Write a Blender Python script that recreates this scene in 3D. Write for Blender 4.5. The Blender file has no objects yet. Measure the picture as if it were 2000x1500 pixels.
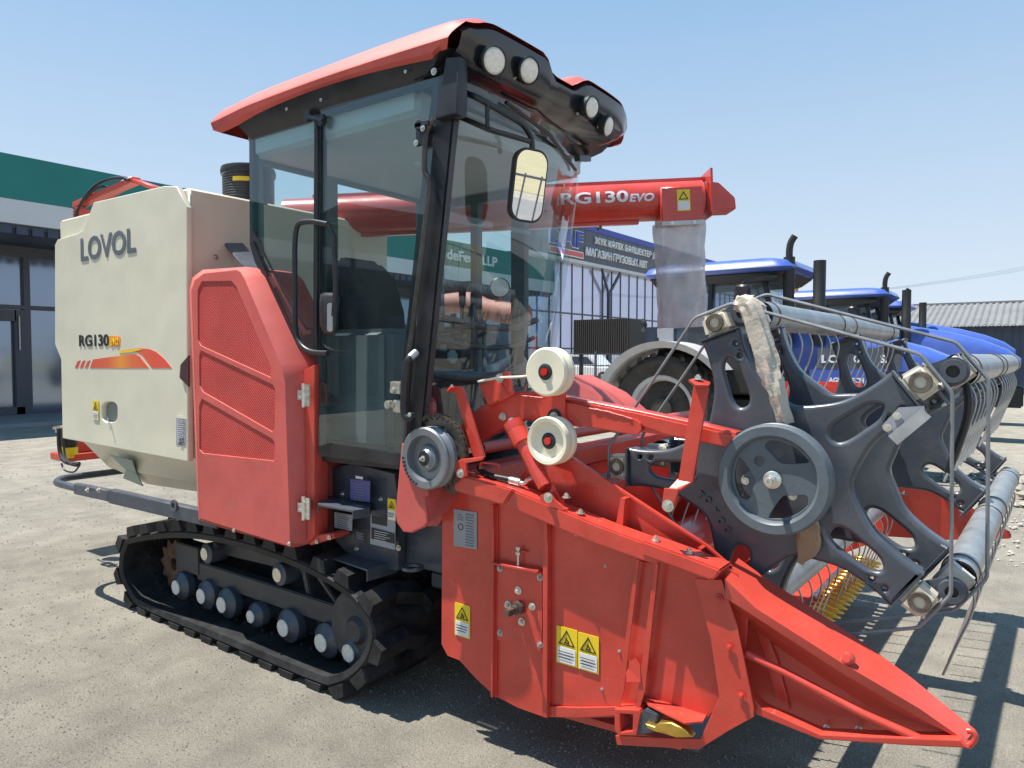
import bpy, bmesh, math, random
from mathutils import Vector, Matrix
random.seed(7)
PI = math.pi
scene = bpy.context.scene

# ------------------------------------------------------------------ camera, world, sun
CAM = Vector((0, 0, 1.6))
RX = Vector((0.80552599, 0.59255799, 0.00170624))      # camera right
DN = Vector((0.02543766, -0.03170301, -0.99917358))    # camera down
FW = Vector((-0.5920142, 0.80490369, -0.04061089))     # camera forward
FPX = 1396.388
cd = bpy.data.cameras.new('camera'); cam = bpy.data.objects.new('camera', cd)
scene.collection.objects.link(cam)
m = Matrix((RX, -DN, -FW)).transposed().to_4x4(); m.translation = CAM
cam.matrix_world = m
cd.sensor_width = 36; cd.lens = FPX / 2000 * 36
cd.clip_start = 0.05; cd.clip_end = 3000
scene.camera = cam

SUN = Vector((-0.372, -0.182, 1)).normalized()
world = bpy.data.worlds.new('World'); scene.world = world; world.use_nodes = True
wn = world.node_tree
sky = wn.nodes.new('ShaderNodeTexSky'); sky.sky_type = 'NISHITA'; sky.sun_disc = False
sky.sun_elevation = math.asin(SUN.z); sky.sun_rotation = math.atan2(SUN.x, SUN.y)
sky.altitude = 300; sky.air_density = 1.0; sky.dust_density = 0.6; sky.ozone_density = 1.2
bg = wn.nodes['Background']; bg.inputs['Strength'].default_value = 0.092
# paler, milkier air low in the sky, as on a hot dusty noon
wt = wn.nodes.new('ShaderNodeTexCoord'); wsp = wn.nodes.new('ShaderNodeSeparateXYZ'); wn.links.new(wt.outputs['Generated'], wsp.inputs[0])
wr = wn.nodes.new('ShaderNodeMapRange'); wr.interpolation_type = 'SMOOTHSTEP'
wr.inputs[1].default_value = -0.02; wr.inputs[2].default_value = 0.50; wr.inputs[3].default_value = 0.95; wr.inputs[4].default_value = 0.85
wn.links.new(wsp.outputs[2], wr.inputs[0])
wm = wn.nodes.new('ShaderNodeMix'); wm.data_type = 'RGBA'; wn.links.new(wr.outputs[0], wm.inputs[0]); wn.links.new(sky.outputs[0], wm.inputs[6])
wrp = wn.nodes.new('ShaderNodeMapRange'); wrp.inputs[1].default_value = 0.0; wrp.inputs[2].default_value = 0.62
wn.links.new(wsp.outputs[2], wrp.inputs[0])
wc = wn.nodes.new('ShaderNodeMix'); wc.data_type = 'RGBA'; wn.links.new(wrp.outputs[0], wc.inputs[0])
wc.inputs[6].default_value = (4.9, 5.45, 6.05, 1); wc.inputs[7].default_value = (1.05, 2.85, 5.1, 1)
wn.links.new(wc.outputs[2], wm.inputs[7])
wn.links.new(wm.outputs[2], bg.inputs['Color'])
sl = bpy.data.lights.new('sun', 'SUN'); sl.energy = 4.9; sl.angle = math.radians(0.5); sl.color = (1, 0.95, 0.87)
so = bpy.data.objects.new('sun', sl); scene.collection.objects.link(so)
so.rotation_euler = (-SUN).to_track_quat('-Z', 'Y').to_euler()
vs = scene.view_settings
vs.view_transform = 'Standard'; vs.look = 'None'; vs.exposure = 0.78; vs.gamma = 1

# ------------------------------------------------------------------ helpers
def S(px, py, x=None, y=None, z=None):
    d = RX * (px - 1000) + DN * (py - 750) + FW * FPX
    if x is not None: t = (x - CAM.x) / d.x
    elif y is not None: t = (y - CAM.y) / d.y
    else: t = (z - CAM.z) / d.z
    return CAM + d * t
def PY(pts, y):                      # outline on the plane at distance y, as (x, z)
    r = []
    for p in pts:
        q = S(p[0], p[1], y=y); r.append((q.x, q.z))
    return r
def zc(pts, ox, oy, s): return [(ox + a * s, oy + b * s) for a, b in pts]

def mat(name, col, rough=0.5, metal=0.0, var=0.0, vscale=4.0, bump=0.0, bscale=60, coat=0.0, spec=0.5,
        col2=None, dust=0.0, emit=None):
    M = bpy.data.materials.new(name); M.use_nodes = True
    nt = M.node_tree; b = nt.nodes['Principled BSDF']
    b.inputs['Base Color'].default_value = (*col, 1); b.inputs['Roughness'].default_value = rough
    b.inputs['Metallic'].default_value = metal; b.inputs['Specular IOR Level'].default_value = spec
    b.inputs['Coat Weight'].default_value = coat; b.inputs['Coat Roughness'].default_value = 0.12
    tc = nt.nodes.new('ShaderNodeTexCoord')
    if var or col2:
        n = nt.nodes.new('ShaderNodeTexNoise'); n.inputs['Scale'].default_value = vscale
        n.inputs['Detail'].default_value = 8; n.inputs['Roughness'].default_value = 0.65
        nt.links.new(tc.outputs['Object'], n.inputs['Vector'])
        r = nt.nodes.new('ShaderNodeValToRGB')
        c2 = col2 or tuple(min(1, c * (1 + var) + var * 0.04) for c in col)
        c1 = col if col2 else tuple(c * (1 - var) for c in col)
        r.color_ramp.elements[0].position = 0.35; r.color_ramp.elements[1].position = 0.68
        r.color_ramp.elements[0].color = (*c1, 1); r.color_ramp.elements[1].color = (*c2, 1)
        nt.links.new(n.outputs['Fac'], r.inputs['Fac']); src = r.outputs['Color']
        if dust:
            n2 = nt.nodes.new('ShaderNodeTexNoise'); n2.inputs['Scale'].default_value = 9; n2.inputs['Detail'].default_value = 12
            n2.inputs['Roughness'].default_value = 0.75
            nt.links.new(tc.outputs['Object'], n2.inputs['Vector'])
            mr = nt.nodes.new('ShaderNodeMapRange'); mr.inputs[1].default_value = 0.5; mr.inputs[2].default_value = 0.8
            mr.inputs[4].default_value = dust
            nt.links.new(n2.outputs['Fac'], mr.inputs[0])
            mx = nt.nodes.new('ShaderNodeMix'); mx.data_type = 'RGBA'
            nt.links.new(mr.outputs[0], mx.inputs[0]); nt.links.new(src, mx.inputs[6])
            mx.inputs[7].default_value = (0.42, 0.36, 0.29, 1); src = mx.outputs[2]
        nt.links.new(src, b.inputs['Base Color'])
        rr = nt.nodes.new('ShaderNodeMapRange'); rr.inputs[3].default_value = max(0, rough - 0.1); rr.inputs[4].default_value = min(1, rough + 0.14)
        nt.links.new(n.outputs['Fac'], rr.inputs[0]); nt.links.new(rr.outputs[0], b.inputs['Roughness'])
    if bump:
        n = nt.nodes.new('ShaderNodeTexNoise'); n.inputs['Scale'].default_value = bscale; n.inputs['Detail'].default_value = 4
        nt.links.new(tc.outputs['Object'], n.inputs['Vector'])
        bp = nt.nodes.new('ShaderNodeBump'); bp.inputs['Strength'].default_value = bump; bp.inputs['Distance'].default_value = 0.01
        nt.links.new(n.outputs['Fac'], bp.inputs['Height']); nt.links.new(bp.outputs[0], b.inputs['Normal'])
    if emit:
        b.inputs['Emission Color'].default_value = (*emit, 1); b.inputs['Emission Strength'].default_value = 1
    return M
def glassmat(name, tint, ior=1.5, haze=0.0, hazecol=(0.6, 0.65, 0.62), rough=0.0):
    M = bpy.data.materials.new(name); M.use_nodes = True; nt = M.node_tree
    for n in list(nt.nodes): nt.nodes.remove(n)
    out = nt.nodes.new('ShaderNodeOutputMaterial')
    tr = nt.nodes.new('ShaderNodeBsdfTransparent'); tr.inputs[0].default_value = (*tint, 1)
    gl = nt.nodes.new('ShaderNodeBsdfGlossy'); gl.inputs['Roughness'].default_value = rough
    fr = nt.nodes.new('ShaderNodeFresnel'); fr.inputs[0].default_value = ior
    mx = nt.nodes.new('ShaderNodeMixShader')
    ge = nt.nodes.new('ShaderNodeNewGeometry'); mi = nt.nodes.new('ShaderNodeMix')
    mi.inputs[2].default_value = ior; mi.inputs[3].default_value = 1 / ior
    nt.links.new(ge.outputs['Backfacing'], mi.inputs[0]); nt.links.new(mi.outputs[0], fr.inputs[0])
    nt.links.new(fr.outputs[0], mx.inputs[0]); nt.links.new(tr.outputs[0], mx.inputs[1]); nt.links.new(gl.outputs[0], mx.inputs[2])
    last = mx.outputs[0]
    if haze:
        df = nt.nodes.new('ShaderNodeBsdfDiffuse'); df.inputs[0].default_value = (*hazecol, 1)
        m2 = nt.nodes.new('ShaderNodeMixShader')
        tc = nt.nodes.new('ShaderNodeTexCoord'); n = nt.nodes.new('ShaderNodeTexNoise'); n.inputs['Scale'].default_value = 5; n.inputs['Detail'].default_value = 8
        mr = nt.nodes.new('ShaderNodeMapRange'); mr.inputs[1].default_value = 0.3; mr.inputs[2].default_value = 0.75
        mr.inputs[3].default_value = haze * 0.5; mr.inputs[4].default_value = haze * 1.5
        nt.links.new(tc.outputs['Object'], n.inputs['Vector']); nt.links.new(n.outputs['Fac'], mr.inputs[0])
        nt.links.new(mr.outputs[0], m2.inputs[0]); nt.links.new(last, m2.inputs[1]); nt.links.new(df.outputs[0], m2.inputs[2]); last = m2.outputs[0]
    nt.links.new(last, out.inputs[0])
    return M

M = {}
M['red'] = mat('red_paint', (0.56, 0.062, 0.040), 0.38, var=0.12, vscale=3, coat=0.25, bump=0.04, bscale=180, dust=0.10)
M['red_plain'] = mat('red_gloss_paint', (0.58, 0.052, 0.032), 0.30, var=0.13, vscale=5, coat=0.35, bump=0.05, bscale=25, dust=0.09)
M['red_plastic'] = mat('faded_red_plastic', (0.56, 0.095, 0.078), 0.55, var=0.14, vscale=2.5, bump=0.05, bscale=90, dust=0.12)
M['cream'] = mat('cream_paint', (0.68, 0.64, 0.50), 0.36, var=0.05, vscale=1.6, coat=0.25, bump=0.03, bscale=30, dust=0.12)
M['grey'] = mat('slate_grey_paint', (0.055, 0.066, 0.086), 0.4, var=0.18, vscale=5, coat=0.2, bump=0.06, bscale=90, dust=0.14)
M['reel'] = mat('slate_grey_star_paint', (0.055, 0.066, 0.085), 0.36, var=0.15, vscale=4, coat=0.35, bump=0.05, bscale=70, dust=0.12)
M['pulley'] = mat('cast_grey_paint', (0.10, 0.122, 0.142), 0.42, var=0.12, vscale=7, bump=0.08, bscale=110, dust=0.1)
M['under'] = mat('shade_darkened_undercarriage_grey', (0.032, 0.036, 0.044), 0.45, var=0.2, vscale=6, bump=0.08, dust=0.12)  # grey darkened in its colour for the shade under the body
M['black'] = mat('black_plastic', (0.014, 0.014, 0.017), 0.38, var=0.3, vscale=6, bump=0.04, bscale=150)
M['gloss_black'] = mat('gloss_black_visor', (0.010, 0.011, 0.016), 0.18, var=0.2, vscale=3, coat=0.5)
M['rubber'] = mat('track_rubber', (0.011, 0.011, 0.013), 0.6, var=0.4, vscale=8, bump=0.25, bscale=60, dust=0.035, spec=0.35)
M['steel'] = mat('galvanised_steel', (0.46, 0.47, 0.47), 0.42, metal=0.75, var=0.18, vscale=9, bump=0.05, bscale=80)
M['zinc'] = mat('zinc_bolt', (0.68, 0.66, 0.60), 0.3, metal=0.85, var=0.15, vscale=30)
M['gold'] = mat('gold_zinc', (0.72, 0.47, 0.10), 0.28, metal=0.9, var=0.2, vscale=20)
M['ivory'] = mat('ivory_nylon', (0.78, 0.72, 0.55), 0.42, var=0.06, vscale=12, bump=0.03, dust=0.2)
M['block'] = mat('ivory_block', (0.66, 0.64, 0.56), 0.4, col2=(0.50, 0.42, 0.28), vscale=9, bump=0.1)
M['chain'] = mat('dark_chain_steel', (0.16, 0.135, 0.11), 0.45, metal=0.7, var=0.3, vscale=40)
M['lamp_glass'] = mat('lamp_lens', (0.80, 0.76, 0.68), 0.12, var=0.12, vscale=60, bump=0.5, bscale=120, coat=0.8)
M['chrome'] = mat('mirror_silver', (0.9, 0.9, 0.9), 0.01, metal=1.0)
M['cap'] = mat('pale_cap_metal', (0.72, 0.71, 0.66), 0.45, metal=0.15, var=0.1, vscale=30)
M['alu'] = mat('cast_alloy_pulley', (0.22, 0.235, 0.255), 0.38, metal=0.45, var=0.12, vscale=8, bump=0.06, bscale=120, dust=0.1)
M['sprocket'] = mat('brown_sprocket_steel', (0.20, 0.17, 0.14), 0.45, metal=0.6, var=0.3, vscale=12)
M['rod'] = mat('dull_rod_steel', (0.26, 0.27, 0.28), 0.45, metal=0.5, var=0.15, vscale=12)
M['white'] = mat('white_print', (0.72, 0.72, 0.70), 0.5, var=0.04)
M['yellow'] = mat('yellow_print', (0.80, 0.58, 0.02), 0.45, var=0.05)
M['ink'] = mat('black_print', (0.02, 0.02, 0.02), 0.5)
M['silverprint'] = mat('silver_print', (0.25, 0.27, 0.30), 0.3, metal=0.6, var=0.05)
M['labelgrey'] = mat('grey_label', (0.30, 0.31, 0.34), 0.45, var=0.06)
M['bluelabel'] = mat('violet_blue_label', (0.10, 0.09, 0.25), 0.45)
M['orange'] = mat('orange_print', (0.85, 0.28, 0.03), 0.4, var=0.05)
M['headliner'] = mat('grey_headliner', (0.62, 0.62, 0.64), 0.75, var=0.05, bump=0.1)
M['seat'] = mat('dark_seat_fabric', (0.022, 0.023, 0.028), 0.8, bump=0.05, bscale=100)
M['cabgrey'] = mat('cab_trim_grey', (0.13, 0.135, 0.15), 0.6, var=0.1, bump=0.08)
M['pinkcloth'] = mat('sun_bleached_red_sheet', (0.62, 0.20, 0.15), 0.6, var=0.12, vscale=5, bump=0.3, bscale=12)
M['glass'] = glassmat('tinted_cab_glass', (0.80, 0.90, 0.90), 1.6, haze=0.012)
M['shield'] = glassmat('tinted_windshield_glass', (0.82, 0.92, 0.92), 1.9, haze=0.012)
M['dark_glass'] = glassmat('dark_tractor_glass', (0.55, 0.64, 0.70), 1.7, haze=0.04)
M['film'] = glassmat('clear_vinyl_film', (0.80, 0.82, 0.82), 1.35, haze=0.6, hazecol=(0.72, 0.69, 0.68), rough=0.15)
M['funnel'] = glassmat('clear_plastic_funnel', (0.75, 0.72, 0.66), 1.4, haze=0.2)
M['blue'] = mat('tractor_blue', (0.055, 0.11, 0.42), 0.35, var=0.08, coat=0.5)
M['fender'] = mat('silver_grey_fender', (0.52, 0.52, 0.53), 0.42, var=0.08)
M['tyre'] = mat('tyre_rubber', (0.030, 0.028, 0.026), 0.8, col2=(0.085, 0.072, 0.055), vscale=5, bump=0.3)
M['teal'] = mat('teal_fascia', (0.004, 0.17, 0.15), 0.45, var=0.06, vscale=0.5)
M['offwhite'] = mat('white_fascia', (0.55, 0.56, 0.58), 0.5, var=0.05, vscale=0.5)
M['darkblue'] = mat('dark_blue_cladding', (0.035, 0.05, 0.09), 0.5, var=0.1, vscale=0.6)
M['bglass'] = mat('building_glass', (0.24, 0.29, 0.37), 0.04, metal=0.8, var=0.05, vscale=0.3)
M['lilac'] = mat('mirrored_lilac_glass', (0.60, 0.60, 0.76), 0.08, metal=0.55, var=0.05, vscale=0.3)
M['mullion'] = mat('mullion', (0.075, 0.08, 0.10), 0.5)
M['royal'] = mat('royal_blue_trim', (0.03, 0.06, 0.36), 0.45)
M['signgrey'] = mat('sign_panel_grey', (0.085, 0.095, 0.125), 0.5, var=0.08, vscale=0.7)
M['letter'] = mat('white_letters', (0.75, 0.75, 0.75), 0.4)
M['roofgrey'] = mat('fibre_cement_roof', (0.18, 0.18, 0.185), 0.75, var=0.12, vscale=1.2)
M['brownbox'] = mat('dark_brown_slats', (0.045, 0.038, 0.036), 0.6)
M['carwhite'] = mat('white_car_paint', (0.72, 0.73, 0.74), 0.3, coat=0.6)
M['wrap'] = mat('wrinkled_wrap', (0.55, 0.50, 0.42), 0.42, col2=(0.40, 0.34, 0.27), vscale=9, bump=0.35, bscale=45)
M['tape'] = mat('brown_wrap', (0.30, 0.22, 0.14), 0.4, col2=(0.22, 0.15, 0.09), vscale=8, bump=0.6, bscale=18)
M['amber'] = mat('amber_beacon', (0.9, 0.30, 0.01), 0.2)
M['redcap'] = mat('extinguisher_red', (0.6, 0.02, 0.015), 0.25, coat=0.6)

def wavy(Mm, st=0.25):
    nt = Mm.node_tree; b = nt.nodes['Principled BSDF']; tc = nt.nodes.new('ShaderNodeTexCoord')
    n = nt.nodes.new('ShaderNodeTexNoise'); n.inputs['Scale'].default_value = 3.2; n.inputs['Detail'].default_value = 1
    nt.links.new(tc.outputs['Object'], n.inputs['Vector'])
    bp = nt.nodes.new('ShaderNodeBump'); bp.inputs['Strength'].default_value = st; bp.inputs['Distance'].default_value = 0.03
    nt.links.new(n.outputs['Fac'], bp.inputs['Height'])
    old = b.inputs['Normal'].links[0].from_node; nt.links.new(bp.outputs[0], old.inputs['Normal'])
    # fine scratches and rubbed marks
    mp = nt.nodes.new('ShaderNodeMapping'); mp.inputs['Scale'].default_value = (3, 3, 60); mp.inputs['Rotation'].default_value = (0.3, 0.9, 0.2)
    s1 = nt.nodes.new('ShaderNodeTexNoise'); s1.inputs['Scale'].default_value = 6; s1.inputs['Detail'].default_value = 3
    nt.links.new(tc.outputs['Object'], mp.inputs[0]); nt.links.new(mp.outputs[0], s1.inputs['Vector'])
    mr = nt.nodes.new('ShaderNodeMapRange'); mr.inputs[1].default_value = 0.66; mr.inputs[2].default_value = 0.74; mr.inputs[4].default_value = 0.22
    nt.links.new(s1.outputs['Fac'], mr.inputs[0])
    mx = nt.nodes.new('ShaderNodeMix'); mx.data_type = 'RGBA'; nt.links.new(mr.outputs[0], mx.inputs[0])
    nt.links.new(b.inputs['Base Color'].links[0].from_socket, mx.inputs[6]); mx.inputs[7].default_value = (0.62, 0.45, 0.38, 1)
    nt.links.new(mx.outputs[2], b.inputs['Base Color'])
wavy(M['red_plain'], .3); wavy(M['cream'], .22)
def perforated(name, col):
    Mm = mat(name, col, 0.5, var=0.10, vscale=3, dust=0.08); nt = Mm.node_tree; b = nt.nodes['Principled BSDF']
    tc = nt.nodes.new('ShaderNodeTexCoord')
    sep = nt.nodes.new('ShaderNodeSeparateXYZ'); nt.links.new(tc.outputs['Object'], sep.inputs[0])
    hs = []
    for k, o in ((400, 0), (400, 2)):
        mu = nt.nodes.new('ShaderNodeMath'); mu.operation = 'MULTIPLY'; mu.inputs[1].default_value = k
        nt.links.new(sep.outputs[o], mu.inputs[0])
        si = nt.nodes.new('ShaderNodeMath'); si.operation = 'SINE'; nt.links.new(mu.outputs[0], si.inputs[0]); hs.append(si)
    pr = nt.nodes.new('ShaderNodeMath'); pr.operation = 'MULTIPLY'
    nt.links.new(hs[0].outputs[0], pr.inputs[0]); nt.links.new(hs[1].outputs[0], pr.inputs[1])
    bp = nt.nodes.new('ShaderNodeBump'); bp.inputs['Strength'].default_value = 0.55; bp.inputs['Distance'].default_value = 0.004
    nt.links.new(pr.outputs[0], bp.inputs['Height']); nt.links.new(bp.outputs[0], b.inputs['Normal'])
    rr = nt.nodes.new('ShaderNodeValToRGB'); rr.color_ramp.elements[0].position = 0.3; rr.color_ramp.elements[1].position = 0.62
    rr.color_ramp.elements[0].color = (0.74, 0.68, 0.68, 1); rr.color_ramp.elements[1].color = (1, 1, 1, 1)
    ma = nt.nodes.new('ShaderNodeMath'); ma.operation = 'MULTIPLY_ADD'; ma.inputs[1].default_value = 0.5; ma.inputs[2].default_value = 0.5
    nt.links.new(pr.outputs[0], ma.inputs[0]); nt.links.new(ma.outputs[0], rr.inputs[0])
    old = b.inputs['Base Color'].links[0].from_socket; mm = nt.nodes.new('ShaderNodeMix'); mm.data_type = 'RGBA'; mm.blend_type = 'MULTIPLY'; mm.inputs[0].default_value = 1
    nt.links.new(old, mm.inputs[6]); nt.links.new(rr.outputs[0], mm.inputs[7]); nt.links.new(mm.outputs[2], b.inputs['Base Color'])
    return Mm
M['perf'] = perforated('perforated_red_mesh', (0.56, 0.055, 0.042))

BASE = {}
# every mesh is written in world coordinates; a thing's Empty stands at its base, children undo that offset
def thing(name, label, cat, loc=(0, 0, 0), group=None):
    o = bpy.data.objects.new(name, None); scene.collection.objects.link(o)
    o.location = loc; o.empty_display_size = 0.2; o['label'] = label; o['category'] = cat
    if group: o['group'] = group
    BASE[o.name] = Vector(loc)
    return o
def tag(o, label=None, cat=None, group=None, kind=None):
    if label: o['label'] = label
    if cat: o['category'] = cat
    if group: o['group'] = group
    if kind: o['kind'] = kind
    return o
def link(name, me, mtl, parent=None):
    o = bpy.data.objects.new(name, me); scene.collection.objects.link(o)
    if mtl is not None:
        me.materials.clear(); me.materials.append(mtl)
    if parent is not None:
        o.parent = parent
        if parent.type == 'EMPTY': o.matrix_parent_inverse = Matrix.Translation(-BASE[parent.name])
    return o

class MB:
    def __init__(s): s.bm = bmesh.new()
    def add(s, vs, fs):
        v = [s.bm.verts.new(p) for p in vs]
        for f in fs:
            try: s.bm.faces.new([v[i] for i in f])
            except ValueError: pass
        return v
    def box(s, a, b):                      # min corner, max corner
        x0, y0, z0 = a; x1, y1, z1 = b
        s.add([(x0,y0,z0),(x1,y0,z0),(x1,y1,z0),(x0,y1,z0),(x0,y0,z1),(x1,y0,z1),(x1,y1,z1),(x0,y1,z1)],
              [(0,3,2,1),(4,5,6,7),(0,1,5,4),(1,2,6,5),(2,3,7,6),(3,0,4,7)]); return s
    def obox(s, p0, p1, w, h, up=(0, 0, 1)):  # bar from p0 to p1
        p0 = Vector(p0); p1 = Vector(p1); d = (p1 - p0).normalized(); up = Vector(up)
        sd = d.cross(up).normalized(); u = sd.cross(d).normalized()
        vs = []
        for p in (p0, p1):
            for a, b in ((-1,-1),(1,-1),(1,1),(-1,1)): vs.append(p + sd * (a * w / 2) + u * (b * h / 2))
        s.add(vs, [(0,3,2,1),(4,5,6,7),(0,1,5,4),(1,2,6,5),(2,3,7,6),(3,0,4,7)]); return s
    def prism(s, pts, vec):                # 3D polygon extruded by vec
        n = len(pts); vec = Vector(vec); pts = [Vector(p) for p in pts]
        s.add(pts + [p + vec for p in pts], [tuple(range(n))[::-1], tuple(range(n, 2*n))] + [(i, (i+1) % n, n + (i+1) % n, n + i) for i in range(n)])
        return s
    def sheet(s, pts, t=0.004):            # planar-ish polygon with thickness
        pts = [Vector(p) for p in pts]; nrm = Vector((0,0,0))
        for i in range(len(pts)):
            a = pts[i]; b = pts[(i+1) % len(pts)]; nrm += a.cross(b)
        nrm.normalize(); return s.prism(pts, nrm * t)
    def tube(s, pts, r, n=10, closed=False, caps=True):
        pts = [Vector(p) for p in pts]; k = len(pts); rs = r if isinstance(r, (list, tuple)) else [r] * k
        rings = []; u = None
        for i, p in enumerate(pts):
            if closed: d = pts[(i+1) % k] - pts[i-1]
            else: d = pts[min(i+1, k-1)] - pts[max(i-1, 0)]
            d.normalize()
            if u is None:
                u = d.orthogonal().normalized()
            u = (u - d * u.dot(d)).normalized(); w = d.cross(u)
            rings.append([s.bm.verts.new(p + (u * math.cos(2*PI*j/n) + w * math.sin(2*PI*j/n)) * rs[i]) for j in range(n)])
        for i in range(k if closed else k - 1):
            a = rings[i]; b = rings[(i+1) % k]
            for j in range(n):
                try: s.bm.faces.new((a[j], a[(j+1) % n], b[(j+1) % n], b[j]))
                except ValueError: pass
        if caps and not closed:
            s.bm.faces.new(rings[0][::-1]); s.bm.faces.new(rings[-1])
        return s
    def lathe(s, c, axis, prof, n=32, closed=False):   # prof: (radius, offset along axis)
        c = Vector(c); ax = Vector(axis).normalized(); u = ax.orthogonal().normalized(); w = ax.cross(u)
        rings = []
        for r, a in prof:
            if r < 1e-5: rings.append([s.bm.verts.new(c + ax * a)])
            else: rings.append([s.bm.verts.new(c + ax * a + (u * math.cos(2*PI*j/n) + w * math.sin(2*PI*j/n)) * r) for j in range(n)])
        pairs = list(zip(rings, rings[1:]))
        if closed: pairs.append((rings[-1], rings[0]))
        for a, b in pairs:
            for j in range(n):
                j2 = (j+1) % n
                if len(a) == 1 and len(b) == 1: break
                if len(a) == 1: f = (a[0], b[j2], b[j])
                elif len(b) == 1: f = (a[j], a[j2], b[0])
                else: f = (a[j], a[j2], b[j2], b[j])
                try: s.bm.faces.new(f)
                except ValueError: pass
        return s
    def cyl(s, c, axis, r, h, n=24): return s.lathe(c, axis, [(0, 0), (r, 0), (r, h), (0, h)], n)
    def loft(s, rings, capa=True, capb=True, closed=True):
        R = [[s.bm.verts.new(p) for p in r] for r in rings]; n = len(R[0])
        for a, b in zip(R, R[1:]):
            for j in range(n if closed else n - 1):
                s.bm.faces.new((a[j], a[(j+1) % n], b[(j+1) % n], b[j]))
        if capa: s.bm.faces.new(R[0][::-1])
        if capb: s.bm.faces.new(R[-1])
        return s
    def bolt(s, c, axis=(0, -1, 0), r=0.012, h=0.010):
        r *= .78; h *= .8; s.cyl(c, axis, r * 1.55, h * 0.3, 16)
        c2 = Vector(c) + Vector(axis).normalized() * h * 0.3
        s.cyl(c2, axis, r, h, 6); s.cyl(c2 + Vector(axis).normalized() * h, axis, r * 0.5, h * 0.5, 10)
        return s
    def build(s, name, mtl, parent=None, bevel=0, smooth=35, seg=2):
        bm = s.bm; nf = len(bm.faces); bmesh.ops.recalc_face_normals(bm, faces=bm.faces[:])
        if bevel:
            es = [e for e in bm.edges if len(e.link_faces) == 2 and e.calc_face_angle(0) > 0.5]
            bmesh.ops.bevel(bm, geom=es, offset=bevel, segments=seg, affect='EDGES', clamp_overlap=True)
        me = bpy.data.meshes.new(name); bm.to_mesh(me); bm.free()
        if smooth and len(me.polygons):
            me.polygons.foreach_set('use_smooth', [True] * len(me.polygons)); me.set_sharp_from_angle(angle=math.radians(smooth))
            if bevel and nf < 30 and smooth == 35:
                vv = me.vertices
                def short(p):
                    ids = list(p.vertices); return min((vv[ids[i]].co - vv[ids[i-1]].co).length for i in range(len(ids)))
                me.polygons.foreach_set('use_smooth', [short(p) < 1.6 * bevel for p in me.polygons])
        return link(name, me, mtl, parent)

def bolts(items, parent, name='bolt', mtl=None):
    for it in items:
        p, ax, r, h = it; mb = MB(); mb.bolt(p, ax, r, h); mb.build(name, mtl or M['zinc'], parent)
XZ = (Vector((1,0,0)), Vector((0,0,1)), Vector((0,-1,0)))     # drawn on a plane of constant y, front towards -y
YZ = (Vector((0,1,0)), Vector((0,0,1)), Vector((1,0,0)))      # drawn on a plane of constant x, front towards +x
def obj_to_mesh(o, name):
    dg = bpy.context.evaluated_depsgraph_get()
    return bpy.data.meshes.new_from_object(o.evaluated_get(dg))
def plate(name, loops, O, frame, thick, mtl, parent=None, bevel=0.0, seg=1, smooth=35):
    """outline plus holes, front face through O, extruded backwards by thick"""
    cu = bpy.data.curves.new(name + '_c', 'CURVE'); cu.dimensions = '2D'; cu.fill_mode = 'BOTH'
    for lp in loops:
        sp = cu.splines.new('POLY'); sp.points.add(len(lp) - 1); sp.use_cyclic_u = True
        for p, q in zip(sp.points, lp): p.co = (q[0], q[1], 0, 1)
    cu.extrude = max(thick / 2 - bevel, 0.0005); cu.bevel_depth = bevel; cu.bevel_resolution = seg; cu.offset = -bevel
    o = bpy.data.objects.new('tmp', cu); scene.collection.objects.link(o)
    me = obj_to_mesh(o, name); bpy.data.objects.remove(o); bpy.data.curves.remove(cu)
    U, V, N = frame; O = Vector(O)
    for v in me.vertices: v.co = O + U * v.co.x + V * v.co.y + N * (v.co.z - thick / 2)
    bm = bmesh.new(); bm.from_mesh(me); bmesh.ops.remove_doubles(bm, verts=bm.verts[:], dist=1e-5)
    bmesh.ops.recalc_face_normals(bm, faces=bm.faces[:]); bm.to_mesh(me); bm.free()
    me.name = name
    if smooth:
        me.update(); me.set_sharp_from_angle(angle=math.radians(smooth)); me.polygons.foreach_set('use_smooth', [abs(p.normal.dot(N)) < .9995 for p in me.polygons])
    return link(name, me, mtl, parent)
def plateY(name, pix, y, thick, mtl, parent=None, holes=(), bevel=0.003, **k):
    return plate(name, [PY(pix, y)] + [PY(h, y) for h in holes], (0, y, 0), XZ, thick, mtl, parent, bevel, **k)
def text(name, s, O, frame, size, mtl, parent=None, depth=0.002, width=None, bold=0.0, shear=0.0, align='CENTER'):
    cu = bpy.data.curves.new(name, 'FONT'); cu.body = s; cu.size = size; cu.extrude = depth; cu.offset = bold; cu.shear = shear
    cu.align_x = 'LEFT'; cu.resolution_u = 3
    o = bpy.data.objects.new('tmp', cu); scene.collection.objects.link(o)
    me = obj_to_mesh(o, name); bpy.data.objects.remove(o); bpy.data.curves.remove(cu)
    xs = [v.co.x for v in me.vertices]; ys = [v.co.y for v in me.vertices]
    x0, x1, y0, y1 = min(xs), max(xs), min(ys), max(ys)
    sx = (width / (x1 - x0)) if width else 1; sy = size / (y1 - y0)
    U, V, N = frame; O = Vector(O)
    for v in me.vertices:
        v.co = O + U * ((v.co.x - (x0 + x1) / 2) * sx) + V * ((v.co.y - (y0 + y1) / 2) * sy) + N * (v.co.z + depth)
    return link(name, me, mtl, parent)
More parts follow.
